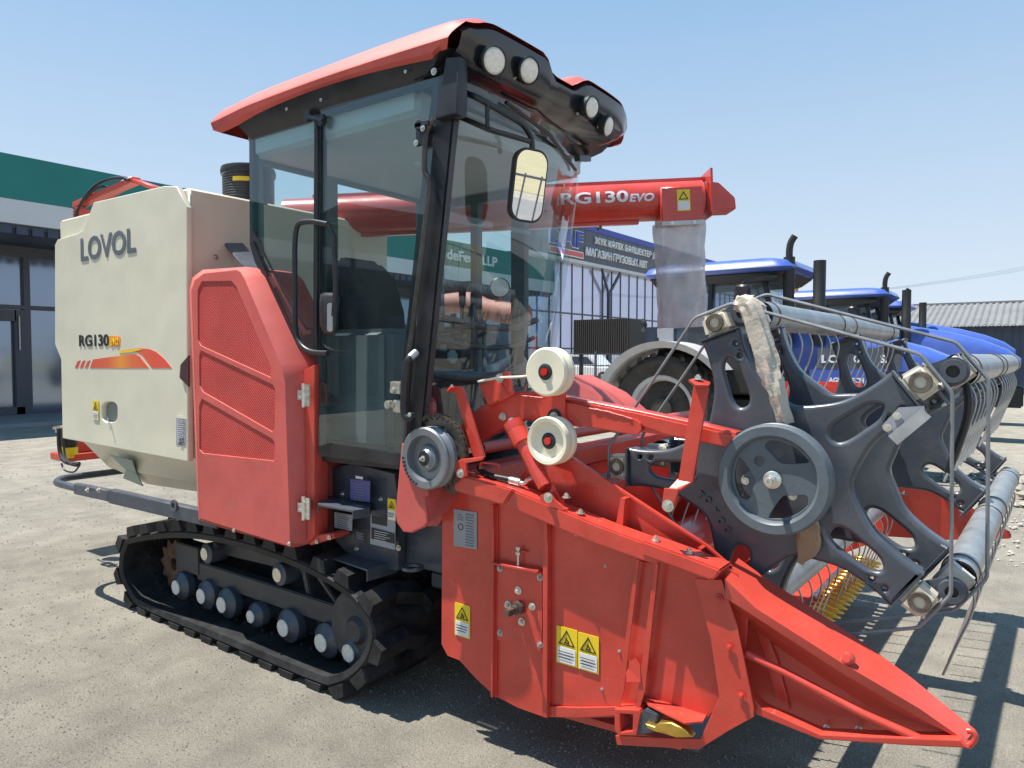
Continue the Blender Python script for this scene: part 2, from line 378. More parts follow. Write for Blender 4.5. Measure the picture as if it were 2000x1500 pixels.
def smooth_loop(pts, n=6, closed=True):
    out = []; k = len(pts)
    rng = range(k) if closed else range(k - 1)
    for i in rng:
        if closed: p0, p1, p2, p3 = pts[i-1], pts[i], pts[(i+1) % k], pts[(i+2) % k]
        else: p0, p1, p2, p3 = pts[max(i-1,0)], pts[i], pts[i+1], pts[min(i+2,k-1)]
        p0, p1, p2, p3 = Vector(p0), Vector(p1), Vector(p2), Vector(p3)
        for j in range(n):
            t = j / n
            out.append(0.5 * ((2*p1) + (p2-p0)*t + (2*p0-5*p1+4*p2-p3)*t*t + (3*p1-p0-3*p2+p3)*t*t*t))
    if not closed: out.append(Vector(pts[-1]))
    return out
def rrect(cx, cy, w, h, r, n=5):
    o = []
    for sx, sy, a0 in ((1,1,0),(-1,1,PI/2),(-1,-1,PI),(1,-1,3*PI/2)):
        for j in range(n + 1):
            a = a0 + j * PI / 2 / n; o.append((cx + sx * (w/2 - r) + r * math.cos(a), cy + sy * (h/2 - r) + r * math.sin(a)))
    return o
def circ(cx, cy, r, n=24): return [(cx + r * math.cos(2*PI*i/n), cy + r * math.sin(2*PI*i/n)) for i in range(n)]
def fillet(pts, r, n=5, closed=False):     # polyline with rounded corners (3D)
    pts = [Vector(p) for p in pts]; out = []
    k = len(pts)
    for i, p in enumerate(pts):
        if not closed and i in (0, k - 1): out.append(p); continue
        a = pts[i-1] - p; b = pts[(i+1) % k] - p; t = min(r, a.length * 0.45, b.length * 0.45)
        pa = p + a.normalized() * t; pb = p + b.normalized() * t
        for j in range(n + 1):
            s = j / n; out.append(pa * (1-s)**2 + p * 2*s*(1-s) + pb * s*s)
    return out
def link_copy(o, parent=None, delta=None):
    c = o.copy(); scene.collection.objects.link(c)
    if parent is not None: c.parent = parent
    for ch in o.children: link_copy(ch, c)
    return c
def warn(px0, py0, px1, py1, y, parent, part='warning_label', split=0.5, sx=0.0):
    """yellow hazard label: top-left and bottom-right pixel on the plane y"""
    a = S(px0, py0, y=y); b = S(px1, py1, y=y)
    w = b.x - a.x; h = a.z - b.z; cx = (a.x + b.x) / 2; cz = (a.z + b.z) / 2
    base = plate(part, [rrect(cx, cz, w, h, 0.004)], (0, y, 0), XZ, 0.002, M['yellow'], parent, 0)
    plate('text_panel', [rrect(cx, cz - h * 0.25, w * 0.86, h * 0.42, 0.003)], (0, y - 0.002, 0), XZ, 0.0015, M['white'], base, 0)
    t = w * 0.40; tz = cz + h * 0.22
    tri = [(cx - t, tz - t * 0.75), (cx + t, tz - t * 0.75), (cx, tz + t * 0.85)]
    c = (cx, tz - t * 0.22); tin = [(c[0] + (p[0] - c[0]) * 0.8, c[1] + (p[1] - c[1]) * 0.8) for p in tri]
    plate('warning_triangle', [tri, tin], (0, y - 0.002, 0), XZ, 0.0012, M['ink'], base, 0)
    mb = MB()
    mb.obox((cx - t*.3, y-.003, tz - t*.5), (cx + t*.35, y-.003, tz - t*.45), 0.001, t*.14)
    mb.obox((cx - t*.15, y-.003, tz - t*.5), (cx + t*.05, y-.003, tz + t*.1), 0.001, t*.14)
    mb.obox((cx, y-.003, tz - t*.1), (cx + t*.3, y-.003, tz - t*.35), 0.001, t*.12)
    for k in range(3):
        zz = cz - h * (0.16 + 0.08 * k); mb.box((cx - w*.36, y-.0045, zz - .0012), (cx + w*(.34 - .1*(k == 2)), y-.0036, zz + .0012))
    mb.build('pictogram', M['ink'], base, smooth=0)
    return base
def textlines(name, cx, cz, w, h, rows, y, mtl, parent, th=0.0018):
    mb = MB()
    for k in range(rows):
        z = cz + h/2 - (k + .5) * h / rows; f = random.uniform(0.7, 1)
        mb.box((cx - w/2, y - 0.0012, z - th/2), (cx - w/2 + w*f, y, z + th/2))
    return mb.build(name, mtl, parent, smooth=0)

# ------------------------------------------------------------------ ground
def ground_mat():
    Mg = bpy.data.materials.new('dusty_asphalt'); Mg.use_nodes = True; nt = Mg.node_tree; b = nt.nodes['Principled BSDF']
    tc = nt.nodes.new('ShaderNodeTexCoord')
    def noise(sc, det=8, ro=0.6, vec=None):
        n = nt.nodes.new('ShaderNodeTexNoise'); n.inputs['Scale'].default_value = sc; n.inputs['Detail'].default_value = det
        n.inputs['Roughness'].default_value = ro; nt.links.new(vec or tc.outputs['Object'], n.inputs['Vector']); return n
    def ramp(f, p0, c0, p1, c1):
        r = nt.nodes.new('ShaderNodeValToRGB'); e = r.color_ramp.elements; e[0].position = p0; e[1].position = p1
        e[0].color = (*c0, 1); e[1].color = (*c1, 1); nt.links.new(f, r.inputs['Fac']); return r
    mp = nt.nodes.new('ShaderNodeMapping'); mp.inputs['Scale'].default_value = (1.0, 0.25, 1.0); mp.inputs['Rotation'].default_value = (0, 0, 0.9)
    nt.links.new(tc.outputs['Object'], mp.inputs[0])
    big = noise(0.8, 9, 0.62, mp.outputs[0]); mid = noise(3.0, 10, 0.7); fine = noise(55, 6, 0.75); grit = noise(110, 5, 0.8)
    r1 = ramp(big.outputs['Fac'], 0.36, (0.335, 0.308, 0.262), 0.62, (0.42, 0.39, 0.332))
    r2 = ramp(mid.outputs['Fac'], 0.38, (0.72, 0.71, 0.70), 0.60, (1.06, 1.05, 1.03))
    mx = nt.nodes.new('ShaderNodeMix'); mx.data_type = 'RGBA'; mx.blend_type = 'MULTIPLY'; mx.inputs[0].default_value = 0.75
    nt.links.new(r1.outputs[0], mx.inputs[6]); nt.links.new(r2.outputs[0], mx.inputs[7])
    r3 = ramp(grit.outputs['Fac'], 0.38, (0.50, 0.50, 0.51), 0.58, (1.25, 1.24, 1.20))
    mx2 = nt.nodes.new('ShaderNodeMix'); mx2.data_type = 'RGBA'; mx2.blend_type = 'MULTIPLY'; mx2.inputs[0].default_value = 0.7
    nt.links.new(mx.outputs[2], mx2.inputs[6]); nt.links.new(r3.outputs[0], mx2.inputs[7])
    nt.links.new(mx2.outputs[2], b.inputs['Base Color']); b.inputs['Roughness'].default_value = 0.92; b.inputs['Specular IOR Level'].default_value = 0.25
    ad = nt.nodes.new('ShaderNodeMath'); ad.operation = 'MULTIPLY_ADD'; ad.inputs[1].default_value = 0.6
    nt.links.new(fine.outputs['Fac'], ad.inputs[0]); nt.links.new(grit.outputs['Fac'], ad.inputs[2])
    bp = nt.nodes.new('ShaderNodeBump'); bp.inputs['Strength'].default_value = 0.9; bp.inputs['Distance'].default_value = 0.018
    nt.links.new(ad.outputs[0], bp.inputs['Height']); nt.links.new(bp.outputs[0], b.inputs['Normal'])
    return Mg
M['ground'] = ground_mat()
g = MB(); g.add([(-900, -900, 0), (900, -900, 0), (900, 900, 0), (-900, 900, 0)], [(0, 1, 2, 3)])
tag(g.build('ground', M['ground'], smooth=0), kind='structure')
M['road'] = mat('grey_road_asphalt', (0.20, 0.195, 0.19), 0.9, var=0.1, vscale=2, bump=0.3, bscale=120)
M['dry'] = mat('dry_yellow_grass', (0.30, 0.26, 0.15), 0.95, col2=(0.36, 0.33, 0.20), vscale=0.6, bump=0.5, bscale=10)
r = MB(); r.box((13, -200, 0.004), (22, 200, 0.008)); tag(r.build('road', M['road'], smooth=0), kind='structure')
r = MB(); r.box((25, -200, 0.004), (300, 300, 0.03)); tag(r.build('field', M['dry'], smooth=0), kind='structure')
r = MB(); r.box((-300, 75, 0.004), (-24, 400, 0.03)); tag(r.build('dry_verge', M['dry'], smooth=0), kind='structure')
# loose grit on the yard
mb = MB(); rnd = random.Random(3)
for i in range(13000):
    q = S(rnd.uniform(-150, 2150), 860 + 760 * rnd.random() ** .8, z=0); xx, yy = q.x, q.y; dd = (q - CAM).length
    s = rnd.uniform(0.0016, 0.0036) * (.6 + .38 * dd); ang = rnd.random() * 6
    if rnd.random() < .015: s *= 1.7
    a = [(xx + s * math.cos(ang + k * 1.57) * rnd.uniform(.6, 1.2), yy + s * math.sin(ang + k * 1.57) * rnd.uniform(.6, 1.2), 0.0) for k in range(4)]
    mb.add(a + [(xx, yy, s * .9)], [(0, 1, 4), (1, 2, 4), (2, 3, 4), (3, 0, 4)])
tag(mb.build('grit', mat('grit_stone', (0.17, 0.155, 0.13), 0.95, col2=(0.34, 0.315, 0.26), vscale=9), smooth=0), kind='stuff')
# rubble heap at the right, behind the reel
def rubble(name, cx, cy, rx, ry, n, smax, mtl, seed):
    rn = random.Random(seed); mb = MB()
    for i in range(n):
        a = rn.random() * 2 * PI; d = rn.random() ** .6; x = cx + rx * d * math.cos(a); y = cy + ry * d * math.sin(a)
        s = rn.uniform(.25, 1) * smax * (1.2 - d * .7); z = (1 - d) * smax * 1.2 * rn.random()
        vs = []
        for t in ((1,0,0),(0,1,0),(-1,0,0),(0,-1,0),(0,0,1),(0,0,-1)):
            vs.append((x + t[0]*s*rn.uniform(.6,1.2), y + t[1]*s*rn.uniform(.6,1.2), max(-.01, z + t[2]*s*rn.uniform(.4,.9) + s*.3)))
        mb.add(vs, [(0,1,4),(1,2,4),(2,3,4),(3,0,4),(1,0,5),(2,1,5),(3,2,5),(0,3,5)])
    o = mb.build(name, mtl, smooth=0); tag(o, kind='stuff'); return o
rubble('rubble', .45, 7.8, 1.0, 1.5, 420, 0.035, mat('pale_rubble', (0.34, 0.32, 0.28), 0.9, col2=(0.50, 0.48, 0.43), vscale=9, bump=.4), 5)
rubble('gravel_heap', 0.5, 10.5, 1.6, 1.5, 380, 0.13, mat('grey_rubble', (0.26, 0.24, 0.21), 0.95, col2=(0.38, 0.35, 0.3), vscale=9, bump=.4), 9)

# ------------------------------------------------------------------ the harvester
H = thing('combine_harvester', 'red and cream tracked combine harvester with tinted cab and raised reel, filling the foreground', 'combine harvester', (-3.2, 2.9, 0))

# --- cream grain tank side and hull
side_pts = [(107,478),(112,468),(150,456),(162,449),(183,395),(320,363),(345,364),(364,404),(367,902),(122,856),(119,702),(107,672)]
panel = plateY('side_panel', side_pts, 2.17, 0.035, M['cream'], H, holes=[zc(rrect(475,122,68,88,26), 0, 750, .45)], bevel=0.006, seg=2)
plateY('filler_recess', zc(rrect(475,122,84,104,30), 0, 750, .45), 2.204, 0.01, mat('dark_grey_green_recess', (0.20,0.23,0.22), .6), H, bevel=0)
mb = MB(); mb.tube([S(210,815,y=2.16), S(213,826,y=2.158), S(216,840,y=2.155)], .004, 6); mb.build('filler_pull_tab', M['zinc'], H)
b = MB(); b.box((-5.60, 2.21, 1.0), (-3.90, 3.75, 2.545)); b.build('grain_tank', M['cream'], H, bevel=.012)
bolts([(S(px, py, x=-3.895), (1,0,0), .012, .01) for px, py in ((421,502),(460,507))], H)
hull = MB()
hull.loft([[( -5.42,2.24,1.0),(-5.22,2.34,.80),(-5.22,3.5,.80),(-5.42,3.75,1.0)], [(-3.9,2.24,1.0),(-3.9,2.46,.78),(-3.9,3.5,.78),(-3.9,3.75,1.0)]])
hull.loft([[( -5.22,2.36,.80),(-5.05,2.52,.68),(-5.05,3.4,.68),(-5.22,3.5,.80)], [(-3.9,2.48,.78),(-3.9,2.58,.70),(-3.9,3.4,.70),(-3.9,3.5,.78)]])
hull.build('lower_hull', M['cream'], H, bevel=.01)
v = MB(); v.sheet([S(215,889,y=2.26), S(258,900,y=2.27), S(266,925,y=2.36), S(246,918,y=2.34)], .006)
v.sheet([S(246,918,y=2.335), S(266,925,y=2.355), S(279,950,y=2.44), S(240,934,y=2.42)], .006)
v.build('vent_hatch', mat('pale_green_primer', (0.30,0.38,0.34), .55, var=.1), H)
warn(181, 782, 193, 822, 2.166, H)
lb = plateY('data_label', [(344,816),(363,818),(363,871),(344,869)], 2.168, .002, M['labelgrey'], H, bevel=0)
c = S(353.5, 837, y=2.165); textlines('label_print', c.x, c.z, .085, .16, 13, 2.165, M['white'], lb)
q = MB(); 
for i in range(10):
    a = S(350 + random.random()*8, 856 + random.random()*12, y=2.165); q.box((a.x-.006, 2.1635, a.z-.002), (a.x+.008, 2.165, a.z+.002))
q.build('label_drawing', M['ink'], lb, smooth=0)
# lettering on the tank
c = S(209, 479, y=2.168)
lov = text('brand_letters', 'LOVOL', (c.x, 2.168, c.z), XZ, .155, M['silverprint'], H, depth=.0012, width=S(263,470,y=2.17).x - S(156,483,y=2.17).x, bold=.004)
c = S(183, 665, y=2.168)
text('model_letters', 'RG130', (c.x, 2.168, c.z), XZ, .078, M['ink'], H, depth=.001, width=S(211,665,y=2.17).x - S(153,665,y=2.17).x, bold=.002)
plateY('model_badge', [(212,658),(214,656),(234,657),(235,660),(234,676),(232,677),(213,676),(212,674)], 2.168, .002, M['orange'], H, bevel=0)
c = S(223.5, 666.8, y=2.166)
text('model_badge_letters', 'EVO', (c.x, 2.1655, c.z), XZ, .045, M['yellow'], H, depth=.001, width=.105, bold=.001, shear=.15)
st = lambda pts: zc(pts, 130, 440, .2)
MO = bpy.data.materials.new('stripe_orange'); MO.use_nodes = True
nt = MO.node_tree; bb = nt.nodes['Principled BSDF']; bb.inputs['Roughness'].default_value = .35
tcn = nt.nodes.new('ShaderNodeTexCoord'); spx = nt.nodes.new('ShaderNodeSeparateXYZ'); nt.links.new(tcn.outputs['Object'], spx.inputs[0])
mr = nt.nodes.new('ShaderNodeMapRange'); mr.inputs[1].default_value = -5.3; mr.inputs[2].default_value = -4.25
nt.links.new(spx.outputs[0], mr.inputs[0]); rp = nt.nodes.new('ShaderNodeValToRGB'); nt.links.new(mr.outputs[0], rp.inputs[0])
rp.color_ramp.elements[0].color = (.62,.08,.05,1); rp.color_ramp.elements[1].color = (.72,.10,.06,1)
for p, cc in ((.45,(.68,.13,.06,1)),(.62,(.78,.30,.05,1)),(.75,(.72,.16,.06,1))):
    e = rp.color_ramp.elements.new(p); e.color = cc
nt.links.new(rp.outputs[0], bb.inputs['Base Color'])
fs = 0.2
plateY('stripe_main', st([(228,1393),(258,1310),(600,1262),(668,1258),(712,1278),(802,1393)]), 2.168, .002, MO, H, bevel=0)
plateY('stripe_arc', st([(515,1250),(515,1222),(720,1200),(810,1208),(880,1240),(960,1310),(1025,1393),(832,1393),(740,1270),(690,1238),(640,1236)]), 2.168, .002, MO, H, bevel=0)
plateY('stripe_gold', st([(515,1250),(515,1226),(700,1207),(740,1215),(640,1236)]), 2.1665, .001, M['yellow'], H, bevel=0)
for a in (80, 128, 176):
    plateY('stripe_bar', st([(a,1390),(a+28,1326),(a+54,1318),(a+28,1390)]), 2.168, .002, MO, H, bevel=0)
plateY('side_latch_plate', [(352,712),(368,694),(368,756),(350,738)], 2.155, .01, mat('dark_maroon_plastic', (.06,.02,.025), .5), H)

# --- rear: bumper loop, rail, hoses, bracket
mb = MB()
loop = [S(196,950,y=2.14)]
z0 = .735
pts = [(-4.95,2.03,z0), (-5.30,2.03,z0), (-5.46,2.12,z0), (-5.46,3.5,z0), (-5.30,3.62,z0), (-4.95,3.62,z0)]
mb.tube(fillet(pts, .09, 6), .024, 12); mb.build('rear_bumper_loop', M['grey'], H)
mb = MB(); a0 = (-4.98,2.03,.735); mb.obox(a0, (-4.55,2.05,.735), .045, .07); mb.obox((-4.55,2.05,.735), (-3.55,2.16,.70), .05, .085)
mb.build('chassis_rail', M['grey'], H, bevel=.006)
mb = MB(); 
mb.tube([S(229,966,y=2.06), S(226,975,y=2.06), S(231,980,y=2.06), S(235,974,y=2.06), S(234,967,y=2.06)], .006, 8)
mb.build('lifting_ring', M['zinc'], H)
bolts([(S(px, 957, y=2.005), (0,-1,0), .013, .012) for px in (172,194)], H)
mb = MB(); mb.lathe(S(342, 987, y=2.10), (0,-1,0), [(.018,0),(.034,0),(.034,.012),(.018,.012)], 20, closed=True); mb.build('rail_collar', M['grey'], H)
mb = MB(); c = S(175, 905, y=2.7); mb.box((c.x-.12,2.45,.74),(c.x+.16,2.95,.80)); mb.prism([(c.x-.04,2.5,.8),(c.x+.10,2.5,.8),(c.x+.10,2.5,1.0),(c.x-.0,2.5,1.02)],(0,.3,0)); mb.build('rear_bracket', M['red'], H, bevel=.006)
mb = MB()
for off in ((0,0),(9,4)):
    mb.tube(smooth_loop([S(115+off[0],838,y=2.35), S(117+off[0],880+off[1],y=2.35), S(128+off[0],902+off[1],y=2.35), S(155,906+off[1],y=2.4)], 6, False), .016 if off[0]==0 else .008, 10)
mb.tube(smooth_loop([S(120,905,y=2.4), S(126,918,y=2.4), S(144,922,y=2.4), S(156,908,y=2.4)], 6, False), .007, 8)
mb.build('rear_hose', M['black'], H)
mb = MB(); c = S(136, 872, y=2.45); mb.cyl((c.x,2.45,c.z), (0,0,1), .055, .13, 20); mb.build('fuel_filter', M['black'], H, bevel=.005)
mb = MB(); mb.cyl((c.x,2.45,c.z-.06), (0,0,1), .057, .055, 20); mb.cyl((c.x,2.45,c.z-.09), (0,0,1), .03, .03, 12); mb.build('filter_bowl', M['yellow'], H)
mb = MB(); mb.obox(S(107,836,y=2.35), S(122,833,y=2.35), .03, .02); mb.cyl(S(113,845,y=2.35), (0,0,1), .018, .03, 8); mb.build('hose_fitting', M['zinc'], H)

# --- folding arm above the tank
mb = MB(); y0 = 2.75
mb.obox(S(151,402,y=y0), S(266,352,y=y0), .08, .05); mb.obox(S(262,352,y=y0), S(312,370,y=y0), .07, .03)
mb.obox(S(160,408,y=y0), S(160,462,y=y0), .10, .10, (0,1,0)); mb.obox(S(205,390,y=y0+.3), S(262,356,y=y0), .04, .03)
mb.build('unloading_pivot_arm', M['red'], H, bevel=.006)
mb = MB()
mb.tube(smooth_loop([S(148,455,y=2.68), S(146,430,y=2.68), S(158,398,y=2.68), S(180,368,y=2.7), S(205,352,y=2.7), S(235,347,y=2.7), S(252,352,y=2.7)], 6, False), .012, 8)
mb.tube(smooth_loop([S(165,392,y=2.7), S(185,370,y=2.7), S(205,364,y=2.72), S(212,372,y=2.72)], 6, False), .009, 8)
for k in range(9):
    a = S(147, 408 + 5.5*k, y=2.68); mb.lathe(a, (0,0,1), [(.010,-.004),(.022,0),(.010,.004)], 10)
mb.build('hydraulic_hose_bundle', M['black'], H)
# air pre-cleaner
pc = S(486, 400, y=2.7); cx, cy = pc.x, 2.7; zt = S(486, 328, y=2.7).z; zb = S(486, 418, y=2.7).z; R = .158
mb = MB(); mb.lathe((cx,cy,0), (0,0,1), [(0,zt+.005),(R*.8,zt+.004),(R*1.02,zt-.008),(R*1.06,zt-.03),(R*1.04,zt-.055),(R*.98,zt-.06),(R*.98,zb+.04),(R*1.03,zb+.03),(R*1.03,zb),(R*.96,zb)], 40)
for k in range(9): mb.lathe((cx,cy,zb+.09+k*.016),(0,0,1),[(R*.98,-.003),(R*.995,0),(R*.98,.003)],40)
pre = mb.build('air_precleaner', M['black'], H)
mb = MB(); mb.lathe((cx,cy,0),(0,0,1),[(R*1.0,zb),(R*.92,zb-.05),(R*.55,zb-.11),(R*.3,zb-.14)],32); mb.build('precleaner_bowl', M['funnel'], pre)
mb = MB(); mb.lathe((cx,cy,0),(0,0,1),[(.055,zb-.02),(.05,zb-.12),(.048,zb-.25),(.0,zb-.25)],24); mb.build('air_neck', M['black'], pre)
mb = MB(); mb.lathe((cx,cy,zb-.20),(0,0,1),[(.051,-.012),(.055,-.012),(.055,.012),(.051,.012)],24,closed=True); mb.build('neck_clamp', M['zinc'], pre)
a = math.atan2(-cy, -cx); 
lab = []
mb = MB()
for k in range(8):
    t0 = a - .62 + k*.12; t1 = t0 + .12; rr = R*.995
    mb.add([(cx+rr*math.cos(t),cy+rr*math.sin(t),zz) for t, zz in ((t0,zt-.115),(t1,zt-.115),(t1,zt-.088),(t0,zt-.088))], [(0,1,2,3)])
mb.build('yellow_band', M['yellow'], pre)
mb = MB(); mb.obox(S(452,472,y=2.5), S(500,530,y=2.4), .12, .02); mb.build('cleaner_stay', M['grey'], H, bevel=.004)

# --- red engine side cover
outer = [(370,566),(376,542),(396,527),(480,521),(498,525),(512,540),(589,706),(597,745),(602,1062),(573,1071),(387,1018)]
inner = [(374,568),(380,548),(398,534),(462,527),(470,531),(478,545),(548,710),(557,745),(567,1060),(560,1066),(390,1013)]
rec1 = [(386,566),(394,550),(451,549),(461,560),(529,719),(528,737),(392,675),(386,663)]
rec2 = [(389,695),(392,685),(533,752),(537,762),(536,838),(531,843),(396,765),(389,752)]
rec3 = [(389,792),(394,779),(532,858),(536,866),(535,900),(396,885),(389,877)]
mb = MB()
A = [S(p[0], p[1], y=2.15) for p in outer]; B = [S(p[0], p[1], y=2.075) for p in inner]
A0 = [p + Vector((0, .25, 0)) for p in A]; mb.loft([A0, A, B], True, False)
cover = mb.build('engine_side_cover', M['red_plastic'], H, smooth=40)
plateY('cover_face', inner, 2.0745, .008, M['red_plastic'], H, holes=[rec1, rec2, rec3], bevel=.003, seg=2)
for rc in (rec1, rec2, rec3):
    cxm = sum(p[0] for p in rc)/len(rc); cym = sum(p[1] for p in rc)/len(rc)
    plateY('cover_grille', [(cxm+(p[0]-cxm)*1.04, cym+(p[1]-cym)*1.04) for p in rc], 2.0800, .006, M['perf'], H, bevel=0)
plateY('cover_hinge_post', [(594,722),(614,712),(614,1046),(600,1060)], 2.14, .08, M['red'], H, bevel=.003)
for yy in (772, 992):
    a = S(597, yy, y=2.11); hb = MB(); hb.box((a.x-.048, 2.10, a.z-.022), (a.x-.004, 2.106, a.z+.022)); hb.box((a.x+.002, 2.10, a.z-.05), (a.x+.04, 2.106, a.z+.05))
    hb.cyl((a.x, 2.098, a.z-.055), (0,0,1), .009, .11, 12)
    for dx, dz in ((-.03,.012),(-.03,-.012),(.026,.03),(.026,0),(.026,-.03)): hb.bolt((a.x+dx, 2.10, a.z+dz), (0,-1,0), .004, .004)
    hb.build('cover_hinge', M['zinc'], H)
mb = MB(); mb.prism([S(600,1045,y=2.16), S(650,1042,y=2.16), S(652,1052,y=2.16), S(605,1066,y=2.16)], (0,.1,0)); mb.build('cover_foot_bracket', M['red'], H, bevel=.004)
bolts([(S(a,b,y=yv),(0,-1,0),.009,.007) for a,b,yv in ((619,1058,2.155),(644,1050,2.155),(457,1036,2.075),(565,1062,2.075))], H)

# --- cab
# lower black frame of the cab side, floor, rear wall
frm = [(486,262),(487,478),(497,512),(575,672),(612,700),(620,900),(785,918),(880,150),(868,128),(630,200)]
rearglass = [(493,266),(493,474),(506,508),(590,672),(607,682),(613,685),(613,223)]
doorhole = [(628,217),(628,880),(790,898),(862,158)]
plateY('cab_side_frame', frm, 2.185, .035, M['black'], H, holes=[rearglass, doorhole], bevel=.004)
plateY('rear_quarter_glass', [(487,262),(488,478),(502,512),(575,680),(611,690),(614,216)], 2.172, .006, M['glass'], H, bevel=0)
plateY('quarter_glass_border', [(488,478),(502,512),(570,676),(611,690),(613,640),(600,640),(555,570),(505,470),(490,445)], 2.166, .003, M['black'], H, holes=[[(494,470),(507,505),(574,655),(592,655),(610,652),(610,645),(598,645),(552,572),(503,474)]], bevel=0)
door = plateY('cab_door_glass', [(626,213),(622,884),(628,890),(776,908),(784,902),(851,235),(868,146)], 2.150, .006, M['glass'], H, bevel=0)
plateY('door_border', [(626,213),(622,884),(628,890),(776,908),(784,902),(851,235),(868,146)], 2.1575, .0045, M['black'], door,
       holes=[[(634,226),(638,866),(642,874),(760,890),(768,884),(836,240),(846,168)]], bevel=0)
plateY('door_lower_band', [(622,872),(622,886),(628,891),(776,909),(785,903),(787,888),(640,866)], 2.146, .004, M['black'], door, bevel=0)
# hinges and handles on the door
mb = MB()
for (px, py) in ((605,228),(632,236)): mb.cyl(S(px, py, y=2.14), (0,-1,0), .028, .02, 24)
mb.obox(S(603,228,y=2.13), S(634,236,y=2.13), .02, .03, (0,1,0)); mb.build('door_top_hinge', M['black'], door, bevel=.004)
mb = MB(); mb.tube([S(619,225,y=2.14), S(617,690,y=2.14)], .013, 12); mb.build('door_hinge_bar', M['black'], H)
mb = MB()
hp = [(640,438),(598,433),(578,452),(576,560),(577,640),(584,668),(605,686),(640,690)]
mb.tube(smooth_loop([S(px, py, y=2.09) for px, py in hp], 6, False), .0125, 12)
mb.tube([S(640,438,y=2.09), S(652,462,y=2.10), S(656,560,y=2.10), S(650,640,y=2.12)], .012, 10)
mb.build('grab_rail', M['black'], H)
mb = MB(); mb.loft([[S(626+dx*s, 0, y=2.1) if False else S(641 + dx*s, 614 + dy*s, y=yv) for dx, dy in zip((-15,-17,-16,-10,0,12,17,19,21,14,4,-8),(-38,-20,20,36,41,40,30,0,-30,-40,-41,-41))] for s, yv in ((1.05,2.145),(1.0,2.115),(.82,2.105))])
dh = mb.build('door_handle', M['black'], door, smooth=50)
plate('handle_slot', [PY(rrect(643,620,11,56,5),2.10)], (0,2.103,0), XZ, .004, mat('satin_grey_insert',(.25,.25,.27),.35), dh, .001)
mb = MB()
mb.obox(S(766,756,y=2.135), S(786,758,y=2.135), .03, .05); mb.obox(S(772,792,y=2.135), S(790,795,y=2.135), .03, .05)
mb.cyl(S(765,790,y=2.12), (0,-1,0), .018, .03, 16); mb.cyl(S(771,762,y=2.12), (0,-1,0), .012, .02, 16)
mb.build('door_latch', M['zinc'], door, bevel=.003)
mb = MB(); mb.cyl(S(826,248,y=2.13), (0,-1,0), .02, .03, 16); mb.obox(S(812,247,y=2.11), S(840,240,y=2.11), .02, .02); mb.obox(S(822,285,y=2.13), S(822,250,y=2.13), .05, .012, (0,1,0)); mb.build('door_stay_hinge', M['black'], H, bevel=.003)
bolts([(S(826,251,y=2.10),(0,-1,0),.010,.008),(S(813,279,y=2.12),(0,-1,0),.010,.008)], H)
# front corner post
mb = MB()
ring = lambda p, q, dy: None
tl, tr = S(856,140,y=2.15), S(893,160,y=2.16); bl, br = S(786,905,y=2.15), S(822,870,y=2.16)
mb.loft([[tl, tr, tr+Vector((-.03,.07,0)), tl+Vector((0,.07,0))], [bl, br, br+Vector((-.03,.07,0)), bl+Vector((0,.07,0))]])
mb.build('corner_post', M['black'], H, bevel=.008)
mb = MB(); mb.tube(smooth_loop([S(848,232,y=2.12), S(833,262,y=2.115), S(829,330,y=2.115), S(838,360,y=2.12), S(828,460,y=2.12), S(806,640,y=2.12), S(797,715,y=2.12), S(792,860,y=2.13)], 5, False), .011, 10)
mb.build('door_edge_rod', mat('worn_black_rod', (.06,.055,.05), .35, metal=.4, var=.3, vscale=15), H)
mb = MB(); mb.tube(smooth_loop([S(812,690,y=2.13), S(800,700,y=2.09), S(793,720,y=2.085), S(789,780,y=2.085), S(790,808,y=2.085), S(800,818,y=2.09), S(806,812,y=2.12)], 5, False), .016, 12)
mb.build('pull_handle', M['black'], H)
mb = MB(); mb.tube([S(812,689,y=2.12), S(806,694,y=2.10), S(801,699,y=2.088)], .0165, 12); mb.build('handle_worn_end', M['steel'], H)
bolts([(S(800,810,y=2.075),(0,-1,0),.008,.006),(S(848,140,y=2.14),(0,-1,0),.012,.01)], H)
plateY('corner_cap', [(870,112),(895,110),(893,222),(850,232),(850,215),(862,165)], 2.12, .06, M['black'], H, bevel=.006)

# windshield, curved in plan; columns are (bottom, top)
def shield(u, v):                       # u across 0..1, v up 0..1
    b0 = Vector((-2.17, 2.20, 1.02)); t0 = Vector((-1.935, 2.20, 2.73)); b1 = Vector((-2.40, 3.50, 1.02)); t1 = Vector((-2.085, 3.50, 2.78))
    lo = b0.lerp(b1, u); hi = t0.lerp(t1, u); p = lo.lerp(hi, v); p.x += 0.16 * (1 - (2*u - .9)**2 if abs(2*u-.9) < 1 else 0) * (1 - .3*v) + .03*math.sin(PI*v)
    return p
mb = MB(); NU, NV = 20, 14
grid = [[shield(i/NU, j/NV) for i in range(NU+1)] for j in range(NV+1)]
back = [[p - Vector((.006,0,0)) for p in r] for r in grid]
mb.loft(grid, False, False, closed=False); 
mb.build('windshield', M['shield'], H, smooth=60)
mb = MB()                               # dark printed top and bottom bands and far edge
for v0, v1 in ((0,.08),):
    mb.loft([[shield(i/NU, v) + Vector((.003,0,0)) for i in range(NU+1)] for v in (v0, v1)], False, False, closed=False)
mb.build('windshield_band', M['black'], H, smooth=60)
# wiper
mb = MB(); w0 = shield(.30,.98); mb.tube([shield(.22,.965)+Vector((.02,0,0)), shield(.5,.93)+Vector((.03,0,0)), shield(.88,.90)+Vector((.02,0,0))], .009, 8)
mb.obox(shield(.86,.93)+Vector((.03,0,0)), shield(.98,.955)+Vector((.03,.05,0)), .03, .03)
mb.build('wiper', M['black'], H)
